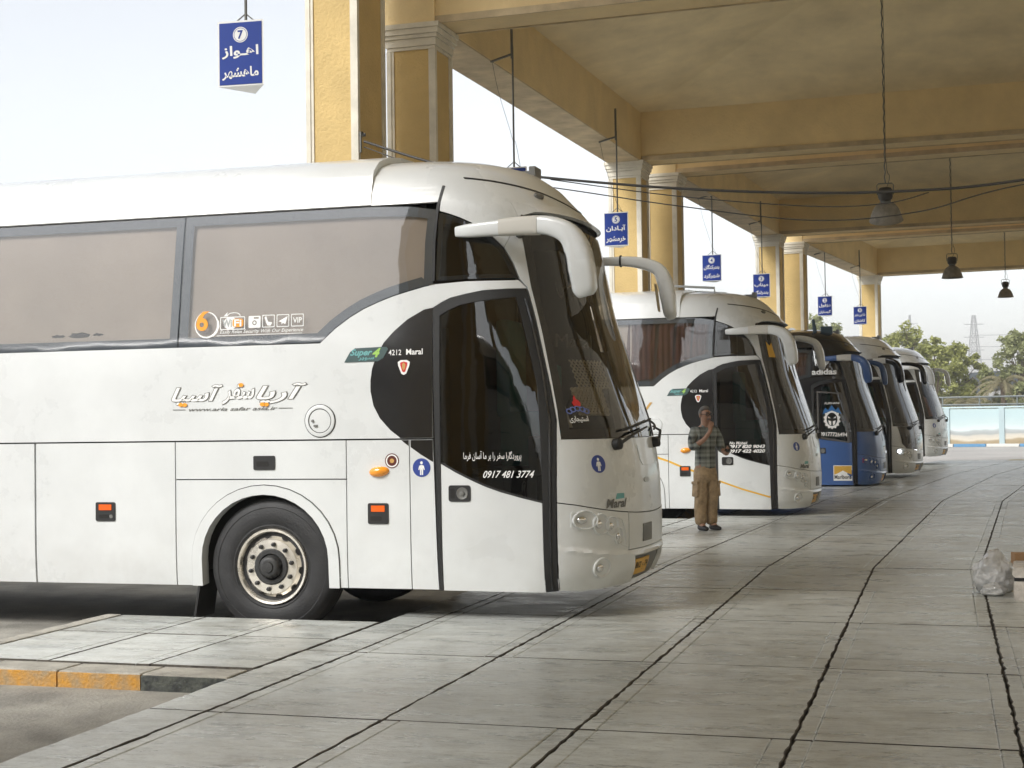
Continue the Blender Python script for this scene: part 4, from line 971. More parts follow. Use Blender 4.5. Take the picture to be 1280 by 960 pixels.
def deco2(b, door, ws, cfg):
    maral_marks(b)
    f = frame(NEAR(.443, 1.69, 0), (0, -1, 0))
    mk('filler_cap', xf(lathe([(.127, 0), (.124, .010), (.098, .012), (.094, .004), (0, .009)], 30), f), M_white, b, 30)
    letters('company_name', '1001', NEAR, (-.2, 1.90, .42, 2.05), M_gold, b, .004, .02, .5)
    letters('company_line', 'safar', NEAR, (-.1, 1.86, .3, 1.885), M_gold, b, .004, .0, .4)
    pts = [(-.5, 1.50), (0, 1.36), (.5, 1.18), (.8, 1.04), (1.18, .905)]
    patch('yellow_stripe', strip([(.665, 1.12), (.9, 1.02), (1.18, .925)], .03), NEAR, .002, .002, M_yelvin, b, (), None, None, None)
    patch('yellow_stripe', strip([(-.8, 1.465), (-.4, 1.42), (.2, 1.28), (.653, 1.125)], .03), NEAR, .002, .002, M_yelvin, b, (), None, None, None)
    patch('yellow_stripe', strip([(1.195, .915), (1.29, .875), (1.395, .835)], .028), NEAR, .002, .002, M_yelvin, b, (), None, None, None)
    patch('yellow_stripe', strip([(1.45, .815), (1.8, .69), (2.235, .565)], .024), NEAR, .004, .002, M_yelvin, b, (), .1, None, None)
    letters('phone_line', 'No Mobail', NEAR, (1.62, 1.375, 1.90, 1.42), M_wsticker, door, .002, .02, .3)
    letters('phone_number', '0917 820 9043', NEAR, (1.61, 1.315, 2.17, 1.37), M_wsticker, door, .002, .04, .3)
    letters('phone_number', '0917 422 4020', NEAR, (1.61, 1.245, 2.17, 1.30), M_wsticker, door, .002, .04, .3)
    patch('screen_sticker', [(-50, 2.72), (-40, 2.72), (-42, 2.95), (-46, 2.90), (-50, 2.97)], FRONT, .001, .001, M_yelvin, ws, (), None, None, None)
    mk('roof_rail', merge(tube([(.6, -.55, 3.72), (.6, -.55, 3.93), (1.3, -.55, 3.87), (1.3, -.55, 3.74)], .02, 8), tube([(.6, .55, 3.72), (.6, .55, 3.93), (1.3, .55, 3.87), (1.3, .55, 3.74)], .02, 8)), M_lgrey, b)
def deco3(b, door, ws, cfg):
    # upper side all black glass: big sports mark on the pane, lion head on the door window
    wh = M_wsticker
    patch('black_upper', [(-.82, 1.66), (1.372, 1.60), (1.377, 2.549), (1.31, 2.537), (1.0, 2.62), (.442, 2.30), (-.82, 2.285)], NEAR, .0018, .002, M_black, b, (), None, .16, 35)
    door_pane = [(1.50, 1.40), (2.18, 1.28), (2.16, 1.7), (2.02, 2.38), (1.50, 2.42)]
    patch('door_pane_frame', door_pane, NEAR, .003, .004, mat('grey_pane_frame', (.10, .095, .09), .4), door, [inset(door_pane, .035)], .1, None)
    z0 = 1.50
    letters('phone_number', '09177726494', NEAR, (1.56, 1.44, 2.14, 1.53), wh, door, .005, .02, .0, slope=-.02)
    letters('name_line', 'ALIKHANI', NEAR, (1.66, 2.13, 1.98, 2.175), wh, door, .005, .01)
    # lion head: mane ring with jagged edge, blue crown of hair, face strokes
    cx, cz = 1.82, 1.80
    ring = [(cx + (.19 if k % 2 else .155) * math.cos(2 * math.pi * k / 28) , cz + (.22 if k % 2 else .185) * math.sin(2 * math.pi * k / 28)) for k in range(28)]
    lh = patch('lion_mane', ring, NEAR, .005, .002, wh, door, [ellipse(cx, cz, .115, .145, 20)], None, None, None)
    patch('lion_crest', [(cx - .2, cz + .12), (cx - .14, cz + .26), (cx - .08, cz + .2), (cx, cz + .31), (cx + .08, cz + .2), (cx + .14, cz + .26), (cx + .2, cz + .12), (cx, cz + .19)], NEAR, .0065, .002, mat('blue_print', (.03, .16, .42), .4), door, (), None, None, None)
    for s in (-1, 1):
        patch('lion_eye', [(cx + s * .02, cz + .02), (cx + s * .085, cz + .07), (cx + s * .08, cz + .03)], NEAR, .005, .002, wh, door, (), None, None, None)
        patch('lion_cheek', [(cx + s * .015, cz - .04), (cx + s * .08, cz - .02), (cx + s * .06, cz - .11), (cx + s * .02, cz - .13)], NEAR, .005, .002, wh, door, (), None, None, None)
    patch('cigarette_poster', [(1.83, .47), (2.225, .47), (2.225, .80), (1.83, .80)], NEAR, .005, .002, wh, door, (), .1, None, None)
    patch('poster_top', [(1.845, .60), (1.94, .64), (2.03, .69), (2.12, .64), (2.215, .60), (2.215, .787), (1.845, .787)], NEAR, .0068, .002, mat('poster_gold', (.62, .36, .05), .5), door, (), .1, None, None)
    letters('poster_word', 'Marlboro', NEAR, (1.85, .505, 2.21, .595), M_rub, door, .0072, .01)
    # three-leaf mark and word on the quarter pane
    cx, cz = 1.62, 2.93
    for a, l in ((0, .30), (38, .27), (-38, .27)):
        pts = [(.0, .02), (.055, .12), (.07, .2), (.045, .27), (0, .30), (-.045, .27), (-.07, .2), (-.055, .12)]
        c_, s_ = math.cos(R(a)), math.sin(R(a))
        patch('leaf_mark', [(cx + (x * c_ + z * s_) * l / .3 * .9, cz + (z * c_ - x * s_) * l / .3 * .9) for x, z in pts], NEAR, .005 + .001 * (a != 0) + .0006 * (a > 0), .0008, wh, b, (), None, None, None)
    for k in range(3): patch('mark_bar', [(cx - .17 + .02 * k, cz + .085 - .035 * k), (cx + .17 - .02 * k, cz + .085 - .035 * k), (cx + .16 - .02 * k, cz + .07 - .035 * k), (cx - .16 + .02 * k, cz + .07 - .035 * k)], NEAR, .0085, .0008, M_rub, b, (), None, None, None)
    letters('sports_word', 'adidas', NEAR, (1.40, 2.775, 1.93, 2.905), wh, b, .008, .035)
    mk('roof_beacon', merge(bevbox(1.55, 1.8, -.75, -.55, 3.62, 3.86, .02), tube([(1.45, -.8, 3.62), (1.40, -.8, 4.02)], [(.02, .05), (.01, .03)], 8)), mat('dark_teal_plastic', (.03, .06, .08), .5), b)
    patch('red_marker', [(-67, .86), (-64.5, .86), (-64.5, .95), (-67, .95)], FRONT, .01, .006, M_redp, b)
def deco4(b, door, ws, cfg):
    patch('black_nose', [(-55, 1.10), (-46, .98), (-20, .95), (0, .94), (20, .95), (46, .98), (55, 1.10), (60, 1.52), (0, 1.52), (-60, 1.52)], FRONT, .004, .003, M_black, b, (), 4, .1)
def deco5(b, door, ws, cfg):
    maral_marks(b)
    patch('orange_card', [(-56, 1.62), (-44, 1.62), (-46, 2.2), (-54, 2.25)], FRONT, -.02, .002, mat('terracotta_card', (.45, .16, .07), .6), ws, (), 4, .1)
make_bus('coach_bus', dict(key='near', style='maral', loc=(-5.15, 12.105, -.16), phi=0, deco=deco1,
    label='large white coach in the foreground with beige window blinds and black sweep behind its door'))
make_bus('coach_bus', dict(key='brown', style='maral', loc=(-4.78, 24.4, -.27), phi=1.8, deco=deco2,
    label='white coach with brown curtains and yellow stripe, behind the standing man'))
WV = [(2.235, 1.30), (2.1, 1.31), (1.9, 1.33), (1.7, 1.355), (1.44, 1.40)]
make_bus('coach_bus', dict(key='blue', style='euro', loc=(-4.12, 34.4, -.34), phi=2.2, deco=deco3, body=M_black, low=M_bluepaint, front=M_bluepaint, bumper=M_bluepaint, mirror=M_bluepaint, wave=WV, marker=False,
    label='blue and black coach with lion head picture on its door, third in the row'))
make_bus('coach_bus', dict(key='lit', style='euro', loc=(-3.4, 39.1, -.26), phi=8, deco=deco4, body=M_white, mirror=M_black, wave=[(2.238, .95), (2.0, 1.1), (1.7, 1.3), (1.44, 1.45)], lit=True, marker=False,
    label='white coach with black nose and one lit headlamp, behind the blue coach'))
make_bus('coach_bus', dict(key='last', style='maral', loc=(-2.77, 49.2, -.12), phi=7.5, deco=deco5,
    label='farthest white coach in the row, with an orange card in its windscreen'))
make_bus('coach_bus', dict(key='near', style='maral', loc=(-5.3, .3, -.10), phi=0, deco=lambda b, d, w_, c: maral_marks(b),
    label='white coach beside the photographer, outside the frame, mirrored in the nearest door glass'))
# ================================================================== SIGNS, LAMPS, CABLES
def hanging_sign(loc, rz, num, l1, l2, label, top=6.25, brack=True):
    t = empty('hanging_sign', loc, rz); tag(t, label, 'sign', 'numbered bay signs hanging from the canopy edge')
    wd, h, dp = .205, .275, .16
    v = [(-wd, 0, -h), (wd, 0, -h), (0, dp * 2, -h), (-wd, 0, h), (wd, 0, h), (0, dp * 2, h)]
    mk('casing', (v, [(0, 2, 1), (3, 4, 5), (0, 1, 4, 3), (1, 2, 5, 4), (2, 0, 3, 5)]), M_signw, t)
    pl = lambda u, w, off=0: (u, -off, w)
    f = patch('face', [(-wd + .016, -h + .012), (wd - .016, -h + .012), (wd - .016, h - .016), (-wd + .016, h - .016)], pl, .003, .002, M_signb, t, smooth=None)
    for a, c, fl in ((0, 2, 0), (2, 1, 0)):
        pass
    patch('number_disc', ellipse(0, .155, .066, .066, 28), pl, .0045, .001, M_signw, f, smooth=None)
    patch('number_ring', ellipse(0, .155, .058, .058, 28), pl, .0056, .0005, M_signb, f, [ellipse(0, .155, .054, .054, 28)], smooth=None)
    letters('number', num, pl, (-.024 if num != '1' else -.014, .118, .024 if num != '1' else .014, .192), M_signb, f, .006, .03)
    if l1:
        letters('destination', l1, pl, (-.165, -.045, .16, .065), M_signw, f, .0045, .028)
        letters('destination', l2, pl, (-.165, -.225, .16, -.115), M_signw, f, .0045, .028)
    zt = top - loc[2]
    mk('hanger_rod', tube([(0, .12, h), (0, .12, zt)], .013, 8), M_steel, t, 50)
    for s in (-1, 1): mk('hanger_strut', tube([(s * .105, .10, h), (0, .12, h + .09)], .006, 6), M_steel, t)
    if brack:
        mk('bracket', merge(tube([(0, .12, 6.155 - loc[2]), (-.30, .14, 6.085 - loc[2])], .015, 6), tube([(-.012, .13, 6.1 - loc[2]), (-.012, .13, 6.62 - loc[2])], .018, 6)), M_steel, t)
        mk('supply_wire', tube(smoothpath([(-.28, .14, 6.09 - loc[2]), (-.2, .13, 5.7 - loc[2]), (-.05, .12, 5.2 - loc[2]), (-.005, .11, 5.05 - loc[2]), (.03, .11, 5.02 - loc[2]), (.09, .11, h)], 4), .003, 5), M_cable, t)
hanging_sign((-5.6, 11.31, 4.62), R(4), '7', 'اهـواز', 'ماهشهر', 'blue number 7 sign hanging nearest, left of the tallest column', 9.02, False)
hanging_sign((-5.16, 17.92, 4.42), R(-2), '6', '', '', 'blue bay sign mostly hidden behind the roof of the nearest coach')
hanging_sign((-5.08, 23.77, 4.62), R(-1), '5', 'آبـادان', 'خرمشهر', 'blue number 5 sign hanging beside a yellow column, right of the nearest coach')
hanging_sign((-4.55, 30.64, 4.62), R(-3), '4', 'بندرکنگان', 'شهرکرد', 'blue number 4 sign hanging above the second coach')
hanging_sign((-4.06, 35.16, 4.62), R(-4), '3', 'میناب', 'بندرلنگه', 'blue number 3 sign hanging right of number 4')
hanging_sign((-3.15, 42.41, 4.62), R(-6), '2', 'دزفول', 'گچساران', 'blue number 2 sign hanging above the blue coach')
hanging_sign((-2.42, 46.7, 4.61), R(-7), '1', 'شاهین شهر', 'کاشان', 'blue number 1 sign, smallest and farthest, in front of the last column')
def lamp(loc, top, label, tilt=0, s=1.0):
    t = empty('pendant_lamp', loc); tag(t, label, 'lamp', 'bell lamps hanging from the canopy ceiling')
    m = Matrix.Translation((0, 0, .16)) @ Matrix.Rotation(R(tilt), 4, 'X') @ Matrix.Translation((0, 0, -.16)) @ Matrix.Scale(s, 4)
    mk('reflector', xf(lathe([(.055, .10), (.075, .09), (.13, .055), (.175, -.01), (.205, -.09), (.222, -.15), (.232, -.165), (.228, -.172), (.212, -.15), (.19, -.08), (.15, .0), (.07, .06), (.02, .065)], 32), m), M_lamp, t, 40)
    mk('collar', xf(lathe([(.05, .10), (.072, .105), (.072, .13), (.05, .135)], 20), m), M_steel, t, 40)
    mk('gear_housing', xf(lathe([(.05, .13), (.088, .14), (.098, .17), (.098, .26), (.08, .29), (.03, .30), (0, .30)], 24), m), mat('rusty_dark_cap', (.05, .045, .038), .7, var=.4, vscale=20), t, 40)
    mk('bulb', xf(lathe([(.03, .05), (.05, .0), (.05, -.06), (0, -.09)], 14), m), mat('dusty_bulb', (.5, .48, .42), .3), t, 40)
    mk('yoke', tube([(-.105, 0, .20), (-.112, 0, .33), (-.09, 0, .355), (.09, 0, .355), (.112, 0, .33), (.105, 0, .20)], .008, 6), M_steel, t)
    zt = top - loc[2]
    n = max(6, int((zt - .355) / .08)); ch = []
    mk('chain', tube([(0.006 * (-1) ** k, .004 * (-1) ** (k // 2), .355 + (zt - .355) * k / n) for k in range(n + 1)], .009, 5), M_steel, t)
    mk('lead', tube(smoothpath([(.02, 0, .3), (.06, 0, .45), (.015, 0, .7), (.02, 0, zt * .6), (.012, 0, zt)], 4), .004, 5), M_cable, t)
lamp((-.72, 21.06, 4.35), 8.05, 'largest bell lamp hanging nearest, tilted, before the second cross beam', 24, 1.0)
lamp((.22, 33.3, 4.62), 8.05, 'middle bell lamp hanging upright under the second canopy bay', 0, .98)
lamp((1.78, 45.72, 5.1), 8.0, 'small bell lamp hanging under the farthest canopy bay, rightmost', 0, .98)
lamp((2.45, 39.9, 5.85), 6.2, 'bell lamp only just showing at the right edge of the picture', 0, .98)
def cable(pts, r, label, n=10):
    o = mk('overhead_cable', tube(smoothpath(pts, n), r, 7), M_cable, None, 60); tag(o, label, 'cable', 'cables strung across the platform'); return o
cable([(-5.9, 14.82, 4.52), (-4.9, 14.7, 4.17), (-3.8, 14.6, 3.97), (-2.5, 14.6, 3.79), (-1.33, 14.6, 3.68), (-.3, 14.6, 3.64), (.71, 14.6, 3.68), (3.0, 14.6, 3.95), (6.5, 14.6, 4.7)], .0135, 'thickest black cable sagging across the picture from the tallest column')
cable([(-5.9, 14.82, 4.46), (-4.9, 14.72, 4.08), (-3.8, 14.63, 3.88), (-2.5, 14.63, 3.62), (-1.2, 14.63, 3.41), (-.2, 14.63, 3.44), (.71, 14.63, 3.64), (3.0, 14.63, 3.93), (6.5, 14.63, 4.68)], .006, 'thin cable sagging lowest under the thick cable')
cable([(-3.8, 14.64, 3.96), (-2.5, 14.66, 3.72), (-1.2, 14.66, 3.55), (-.5, 14.66, 3.54), (-.1, 14.64, 3.62)], .0055, 'short thin cable looping from the thick cable before the nearest lamp')
hk = mk('cable_hook', merge(tube([(-5.93, 14.85, 4.62), (-5.93, 14.8, 4.62), (-5.93, 14.8, 4.40)], .014, 6), tube([(-5.99, 14.86, 4.6), (-5.9, 14.86, 4.6)], .02, 6)), M_steel); tag(hk, 'steel hook on the tallest column holding the cables', 'hook')

# ================================================================== RUBBISH BY THE POST
blk = empty('post_base', (.78, 12.98, 0), R(-3)); tag(blk, 'white concrete block with a black band and a wrapped pole at the right edge', 'post')
def rough(vf, a, seed):
    r_ = random.Random(seed); return [(p[0] + r_.uniform(-a, a), p[1] + r_.uniform(-a, a), p[2] + r_.uniform(-a, a)) for p in vf[0]], vf[1]
M_blkw = mat('dirty_whitewash', (.62, .58, .53), .9, var=.35, vscale=7, bump=.6, bscale=30)
mk('block', rough(bevbox(-.26, .26, -.26, .26, 0, .155, .015), .004, 1), M_blkw, blk)
mk('band', bevbox(-.255, .255, -.255, .255, .155, .187, .006), M_rub, blk)
mk('cap_block', rough(bevbox(-.265, .265, -.265, .265, .187, .275, .02), .006, 2), M_blkw, blk)
mk('pole', tube([(-.02, 0, .3), (-.02, 0, 2.4)], .035, 12), mat('grey_pole', (.25, .24, .22), .6), blk, 40)
mk('wrapping', tube([(-.02 + .015 * math.sin(k * 2.1), .012 * math.cos(k * 1.7), .62 + .022 * k) for k in range(24)], [.055 + .022 * abs(math.sin(k * 1.3)) for k in range(24)], 12), mat('brown_cord_wrap', (.13, .10, .075), .9, bump=.6, bscale=90), blk)
def bag(loc, s, label, seed, group='plastic bags beside the post'):
    import mathutils
    bm = bmesh.new(); bmesh.ops.create_icosphere(bm, subdivisions=5, radius=1)
    for v in bm.verts:
        p = v.co.copy(); n1 = mathutils.noise.noise(p * 1.6 + Vector((seed, 0, 0))); n2 = mathutils.noise.ridged_multi_fractal(p * 2.3 + Vector((0, seed, 0)), 1.0, 2.1, 4, 1.0, 2.0)
        n3 = mathutils.noise.ridged_multi_fractal(p * 4.5 + Vector((seed, seed, 0)), .9, 2.2, 3, 1.0, 2.0); k = 1 + .2 * n1 + .07 * (n2 - 1) + .05 * (n3 - 1); ph_ = math.atan2(p.y, p.x); k += .045 * max(0, p.z + .3) * abs(math.sin(5.5 * ph_ + 2 * n1)); k += max(0, p.z - .86) * 2.2; q = Vector((p.x * s[0], p.y * s[1], p.z * s[2])) * k
        q.z = max(q.z, -s[2] * .82) + s[2] * .82
        v.co = q
    me = bpy.data.meshes.new('rubbish_bag'); bm.to_mesh(me); bm.free(); me.polygons.foreach_set('use_smooth', [True] * len(me.polygons))
    me.materials.append(mat('grey_plastic_film', (.74, .74, .73), .2, coat=.5, var=.25, vscale=5)); MATS['grey_plastic_film'].node_tree.nodes['Principled BSDF'].inputs['Transmission Weight'].default_value = .3
    o = bpy.data.objects.new('rubbish_bag', me); link(o); o.location = loc; tag(o, label, 'bag', group); return o
bag((.37, 13.35, 0), (.18, .18, .165), 'large crumpled grey plastic bag beside the whitewashed block', 3.1)
bag((.36, 13.05, 0), (.10, .07, .055), 'small pale plastic bag lying in front of the larger one', 9.7)
cb_ = mk('cardboard_box', bevbox(-.055, .055, -.07, .07, 0, .30, .004), mat('brown_cardboard', (.36, .21, .10), .8, var=.15, vscale=6)); cb_.location = (.60, 13.75, 0.0); cb_.rotation_euler = (0, 0, R(12)); tag(cb_, 'brown cardboard box behind the plastic bag and the post', 'box')
# litter by the near kerb
pv = [(.0, 0, .01), (.14, -.03, .02), (.24, .02, .015), (.2, .09, .03), (.08, .1, .012), (.1, .03, .045)]
pp = mk('paper_scrap', ([Vector(p) for p in pv], [(0, 1, 5), (1, 2, 5), (2, 3, 5), (3, 4, 5), (4, 0, 5)]), mat('pale_blue_paper', (.45, .55, .62), .8)); pp.location = (-4.62, 7.93, -.158); tag(pp, 'crumpled pale blue paper scrap at the foot of the black kerb', 'litter')
# ================================================================== PERSON
def skin(name, pts, edges, m, parent, levels=2, root=0):
    me = bpy.data.meshes.new(name); me.from_pydata([p[0] for p in pts], edges, []); o = bpy.data.objects.new(name, me); COL.objects.link(o)
    sm = o.modifiers.new('s', 'SKIN'); sm.use_smooth_shade = True
    for i, p in enumerate(pts):
        sv = me.skin_vertices[0].data[i]; r_ = p[1]; sv.radius = r_ if isinstance(r_, tuple) else (r_, r_); sv.use_root = (i == root)
    sb = o.modifiers.new('d', 'SUBSURF'); sb.levels = levels; sb.render_levels = levels
    dg = bpy.context.evaluated_depsgraph_get(); m2 = bpy.data.meshes.new_from_object(o.evaluated_get(dg))
    bpy.data.objects.remove(o); m2.materials.clear(); m2.materials.append(m); m2.polygons.foreach_set('use_smooth', [True] * len(m2.polygons))
    o2 = bpy.data.objects.new(name, m2); link(o2, parent); return o2
def chain(a, n): return [(i, i + 1) for i in range(a, a + n - 1)]
M_skin = mat('brown_skin', (.30, .165, .105), .5)
M_hair = mat('grey_hair', (.14, .135, .13), .8, bump=.6, bscale=120)
def plaid():
    m = bpy.data.materials.new('plaid_cloth'); m.use_nodes = True; n = m.node_tree.nodes; l = m.node_tree.links; b = n['Principled BSDF']; b.inputs['Roughness'].default_value = .9
    tc = n.new('ShaderNodeTexCoord'); sp = n.new('ShaderNodeSeparateXYZ'); l.new(tc.outputs['Object'], sp.inputs[0]); acc = None
    for ax, fq, ph in (('X', 45, 0), ('Z', 45, 1), ('X', 90, .6), ('Z', 90, 0)):
        mu = n.new('ShaderNodeMath'); mu.operation = 'MULTIPLY_ADD'; mu.inputs[1].default_value = fq; mu.inputs[2].default_value = ph; l.new(sp.outputs[ax], mu.inputs[0])
        si = n.new('ShaderNodeMath'); si.operation = 'SINE'; l.new(mu.outputs[0], si.inputs[0])
        gt = n.new('ShaderNodeMath'); gt.operation = 'GREATER_THAN'; gt.inputs[1].default_value = .25; l.new(si.outputs[0], gt.inputs[0])
        if acc is None: acc = gt
        else:
            ad = n.new('ShaderNodeMath'); ad.operation = 'ADD'; l.new(acc.outputs[0], ad.inputs[0]); l.new(gt.outputs[0], ad.inputs[1]); acc = ad
    mr = n.new('ShaderNodeMapRange'); mr.inputs[2].default_value = 4; l.new(acc.outputs[0], mr.inputs[0])
    cr = n.new('ShaderNodeValToRGB'); cr.color_ramp.elements[0].color = (.30, .32, .29, 1); cr.color_ramp.elements[1].color = (.022, .027, .029, 1); l.new(mr.outputs[0], cr.inputs[0]); l.new(cr.outputs[0], b.inputs['Base Color'])
    MATS['plaid_cloth'] = m; return m
def person():
    p = empty('person', (-3.12, 20.12, 0), R(42)); p.scale = (.985, .985, .985)
    tag(p, 'man in plaid shirt and khaki trousers standing with one hand raised to his chin', 'person')
    # facing -Y; his left is +X
    B = [((0, .0, .92), (.13, .095)), ((0, .0, 1.05), (.125, .09)), ((0, -.005, 1.22), (.15, .10)), ((0, .005, 1.36), (.12, .085)), ((0, .0, 1.435), (.052, .054)), ((.0, -.012, 1.49), (.058, .066)), ((.005, -.022, 1.545), (.070, .088)), ((.005, -.018, 1.60), (.074, .095)), ((.005, -.012, 1.655), (.060, .078)),
         ((-.17, .0, 1.36), .055), ((-.235, -.03, 1.13), .042), ((-.15, -.20, 1.24), .035), ((-.07, -.23, 1.35), .028),      # right arm up to the chin
         ((.17, .0, 1.36), .055), ((.235, -.03, 1.12), .042), ((.20, -.21, 1.05), .034), ((.17, -.29, 1.06), .027),         # left arm forward, holding phone
         ((-.085, .0, .82), .085), ((-.088, -.01, .48), .055), ((-.08, .02, .09), .042), ((-.09, -.09, .05), .038),
         ((.085, .0, .82), .085), ((.095, .0, .48), .055), ((.10, .03, .09), .042), ((.115, -.08, .05), .038)]
    E = chain(0, 9) + [(3, 9), (9, 10), (10, 11), (11, 12), (3, 13), (13, 14), (14, 15), (15, 16), (0, 17), (17, 18), (18, 19), (19, 20), (0, 21), (21, 22), (22, 23), (23, 24)]
    nB = len(B)
    # hands: palm + five fingers, grown from the wrists
    def hand(w, palm, fdir, side, curl):
        k = len(B); d = Vector(fdir).normalized(); s = Vector(side).normalized(); c = Vector(curl).normalized(); o = Vector(palm)
        B.append((tuple(o), (.034, .022))); E.append((w, k))
        for i, ln in enumerate((.062, .07, .066, .052)):
            off = (i - 1.5) * .019; a = o + d * .038 + s * off; b_ = a + d * ln * .5 + c * .012; e = b_ + d * ln * .22 + c * ln * .5
            q = len(B); B.append((tuple(a), .0105)); B.append((tuple(b_), .0095)); B.append((tuple(e), .008)); E.extend([(k, q), (q, q + 1), (q + 1, q + 2)])
        a = o - s * .036 + d * .004; e = a + d * .03 - s * .012 + c * .02; q = len(B); B.append((tuple(a), .012)); B.append((tuple(e), .0095)); E.extend([(k, q), (q, q + 1)])
    hand(12, (-.045, -.225, 1.40), (.25, .25, .9), (1, -.1, 0), (.5, .75, .3))
    hand(16, (.14, -.335, 1.075), (-.45, -.75, .3), (-.5, .3, -.8), (-.3, .5, .7))
    body = skin('body', B, E, M_skin, p, 2)
    S = [((0, .005, .79), (.172, .135)), ((0, .005, .93), (.163, .125)), ((0, .0, 1.10), (.158, .118)), ((0, -.003, 1.24), (.175, .125)), ((0, .008, 1.36), (.14, .10)), ((0, .005, 1.415), (.072, .07)),
         ((-.165, .005, 1.365), .075), ((-.22, -.01, 1.25), .07), ((-.24, -.035, 1.125), .062), ((-.185, -.14, 1.185), .052),
         ((.165, .005, 1.365), .075), ((.22, -.01, 1.25), .07), ((.24, -.035, 1.115), .06), ((.22, -.13, 1.08), .052)]
    skin('shirt', S, chain(0, 6) + [(4, 6), (6, 7), (7, 8), (8, 9), (4, 10), (10, 11), (11, 12), (12, 13)], plaid(), p, 2)
    M_kh = mat('khaki_cotton', (.36, .26, .155), .9, var=.4, vscale=12, bump=.8, bscale=14)
    Tt = [((0, .0, .97), (.15, .115)), ((0, .005, .80), (.15, .12)), ((-.085, .0, .70), (.10, .11)), ((-.088, -.015, .48), (.088, .10)), ((-.084, .02, .30), (.083, .095)), ((-.08, .015, .16), (.085, .09)), ((-.08, .02, .06), (.075, .088)),
          ((.085, .0, .70), (.10, .11)), ((.095, -.01, .48), (.088, .10)), ((.098, .03, .30), (.083, .095)), ((.10, .02, .16), (.085, .09)), ((.10, .025, .06), (.075, .088))]
    tr = skin('trousers', Tt, [(0, 1), (1, 2), (2, 3), (3, 4), (4, 5), (5, 6), (1, 7), (7, 8), (8, 9), (9, 10), (10, 11)], M_kh, p, 2)
    for s in (-1, 1):
        mk('cargo_pocket', xf(bevbox(-.022, .022, -.07, .07, -.095, .095, .018), Matrix.Translation((s * .168, -.01, .56)) @ Matrix.Rotation(R(-4 * s), 4, 'Y')), M_kh, tr, 50)
        mk('pocket_flap', xf(bevbox(-.022, .022, -.073, .073, -.02, .02, .010), Matrix.Translation((s * .172, -.01, .655)) @ Matrix.Rotation(R(-4 * s), 4, 'Y')), M_kh, tr, 50)
    for s, x in ((-1, -.083), (1, .105)):
        skin('shoe', [((x, .075, .04), (.04, .042)), ((x, .0, .05), (.042, .052)), ((x + .005 * s, -.09, .036), (.047, .038)), ((x + .01 * s, -.17, .028), (.036, .028))], chain(0, 4), mat('black_shoe', (.015, .015, .016), .5), p, 2)
    # face, glasses, hair
    skin('hair', [((.005, .055, 1.555), (.055, .04)), ((.005, .05, 1.61), (.078, .055)), ((.005, .01, 1.672), (.076, .055)), ((.005, -.06, 1.682), (.058, .036))], chain(0, 4), M_hair, p, 2)
    for s in (-1, 1):
        mk('hair_side', xf(lathe([(.0, -.04), (.03, -.02), (.036, .02), (.02, .05), (0, .055)], 12), Matrix.Translation((.005 + s * .066, .02, 1.60)) @ Matrix.Diagonal((.45, 1, 1, 1))), M_hair, p, 50)
        mk('ear', xf(lathe([(0, -.032), (.016, -.018), (.02, .01), (.012, .028), (0, .03)], 10), Matrix.Translation((.005 + s * .078, .0, 1.572)) @ Matrix.Diagonal((.5, .9, 1, 1))), M_skin, p, 50)
        mk('eye', xf(lathe([(0, -.009), (.010, -.004), (.011, .003), (0, .009)], 10), Matrix.Translation((.005 + s * .031, -.101, 1.588))), mat('eye_dark', (.02, .016, .014), .3), p, 50)
        mk('glasses', tube([(.005 + s * (.032 + .027 * math.cos(a)), -.118, 1.587 + .02 * math.sin(a)) for a in [2 * math.pi * k / 16 for k in range(17)]], .004, 5), M_rub, p)
        mk('glasses_arm', tube([(.005 + s * .06, -.115, 1.592), (.005 + s * .082, .0, 1.592)], .0035, 5), M_rub, p)
        mk('eyebrow', tube([(.005 + s * .014, -.114, 1.612), (.005 + s * .035, -.112, 1.618), (.005 + s * .055, -.098, 1.61)], .005, 6), M_hair, p)
    mk('glasses_bridge', tube([(-.005, -.12, 1.59), (.015, -.12, 1.59)], .004, 5), M_rub, p)
    mk('nose', xf(lathe([(0, .04), (.008, .03), (.013, -.005), (.019, -.022), (.014, -.034), (0, -.036)], 12), Matrix.Translation((.005, -.115, 1.566)) @ Matrix.Rotation(R(-14), 4, 'X')), M_skin, p, 60)
    mk('moustache', tube([(-.028, -.104, 1.521), (.005, -.118, 1.532), (.038, -.104, 1.521)], [.006, .010, .006], 8), M_hair, p)
    mk('mouth', tube([(-.02, -.106, 1.511), (.005, -.113, 1.513), (.03, -.106, 1.511)], .005, 6), mat('lip', (.28, .11, .09), .5), p)
    mk('collar', merge(tube(smoothpath([(-.055, -.02, 1.425), (-.06, -.07, 1.41), (-.02, -.10, 1.375)], 3), [(.014, .022)] * 7, 8), tube(smoothpath([(.055, -.02, 1.425), (.06, -.07, 1.41), (.02, -.10, 1.375)], 3), [(.014, .022)] * 7, 8)), MATS['plaid_cloth'], p)
    return p
person()
ph = mk('phone', bevbox(-.038, .038, -.005, .005, -.078, .078, .004), M_rub); tag(ph, 'dark phone held in the standing man\'s lowered hand', 'phone')
ph.matrix_world = Matrix.Translation((-3.12, 20.12, 0)) @ Matrix.Rotation(R(42), 4, 'Z') @ Matrix.Translation((.118, -.37, 1.105)) @ Matrix.Rotation(R(-50), 4, 'X') @ Matrix.Rotation(R(35), 4, 'Y')
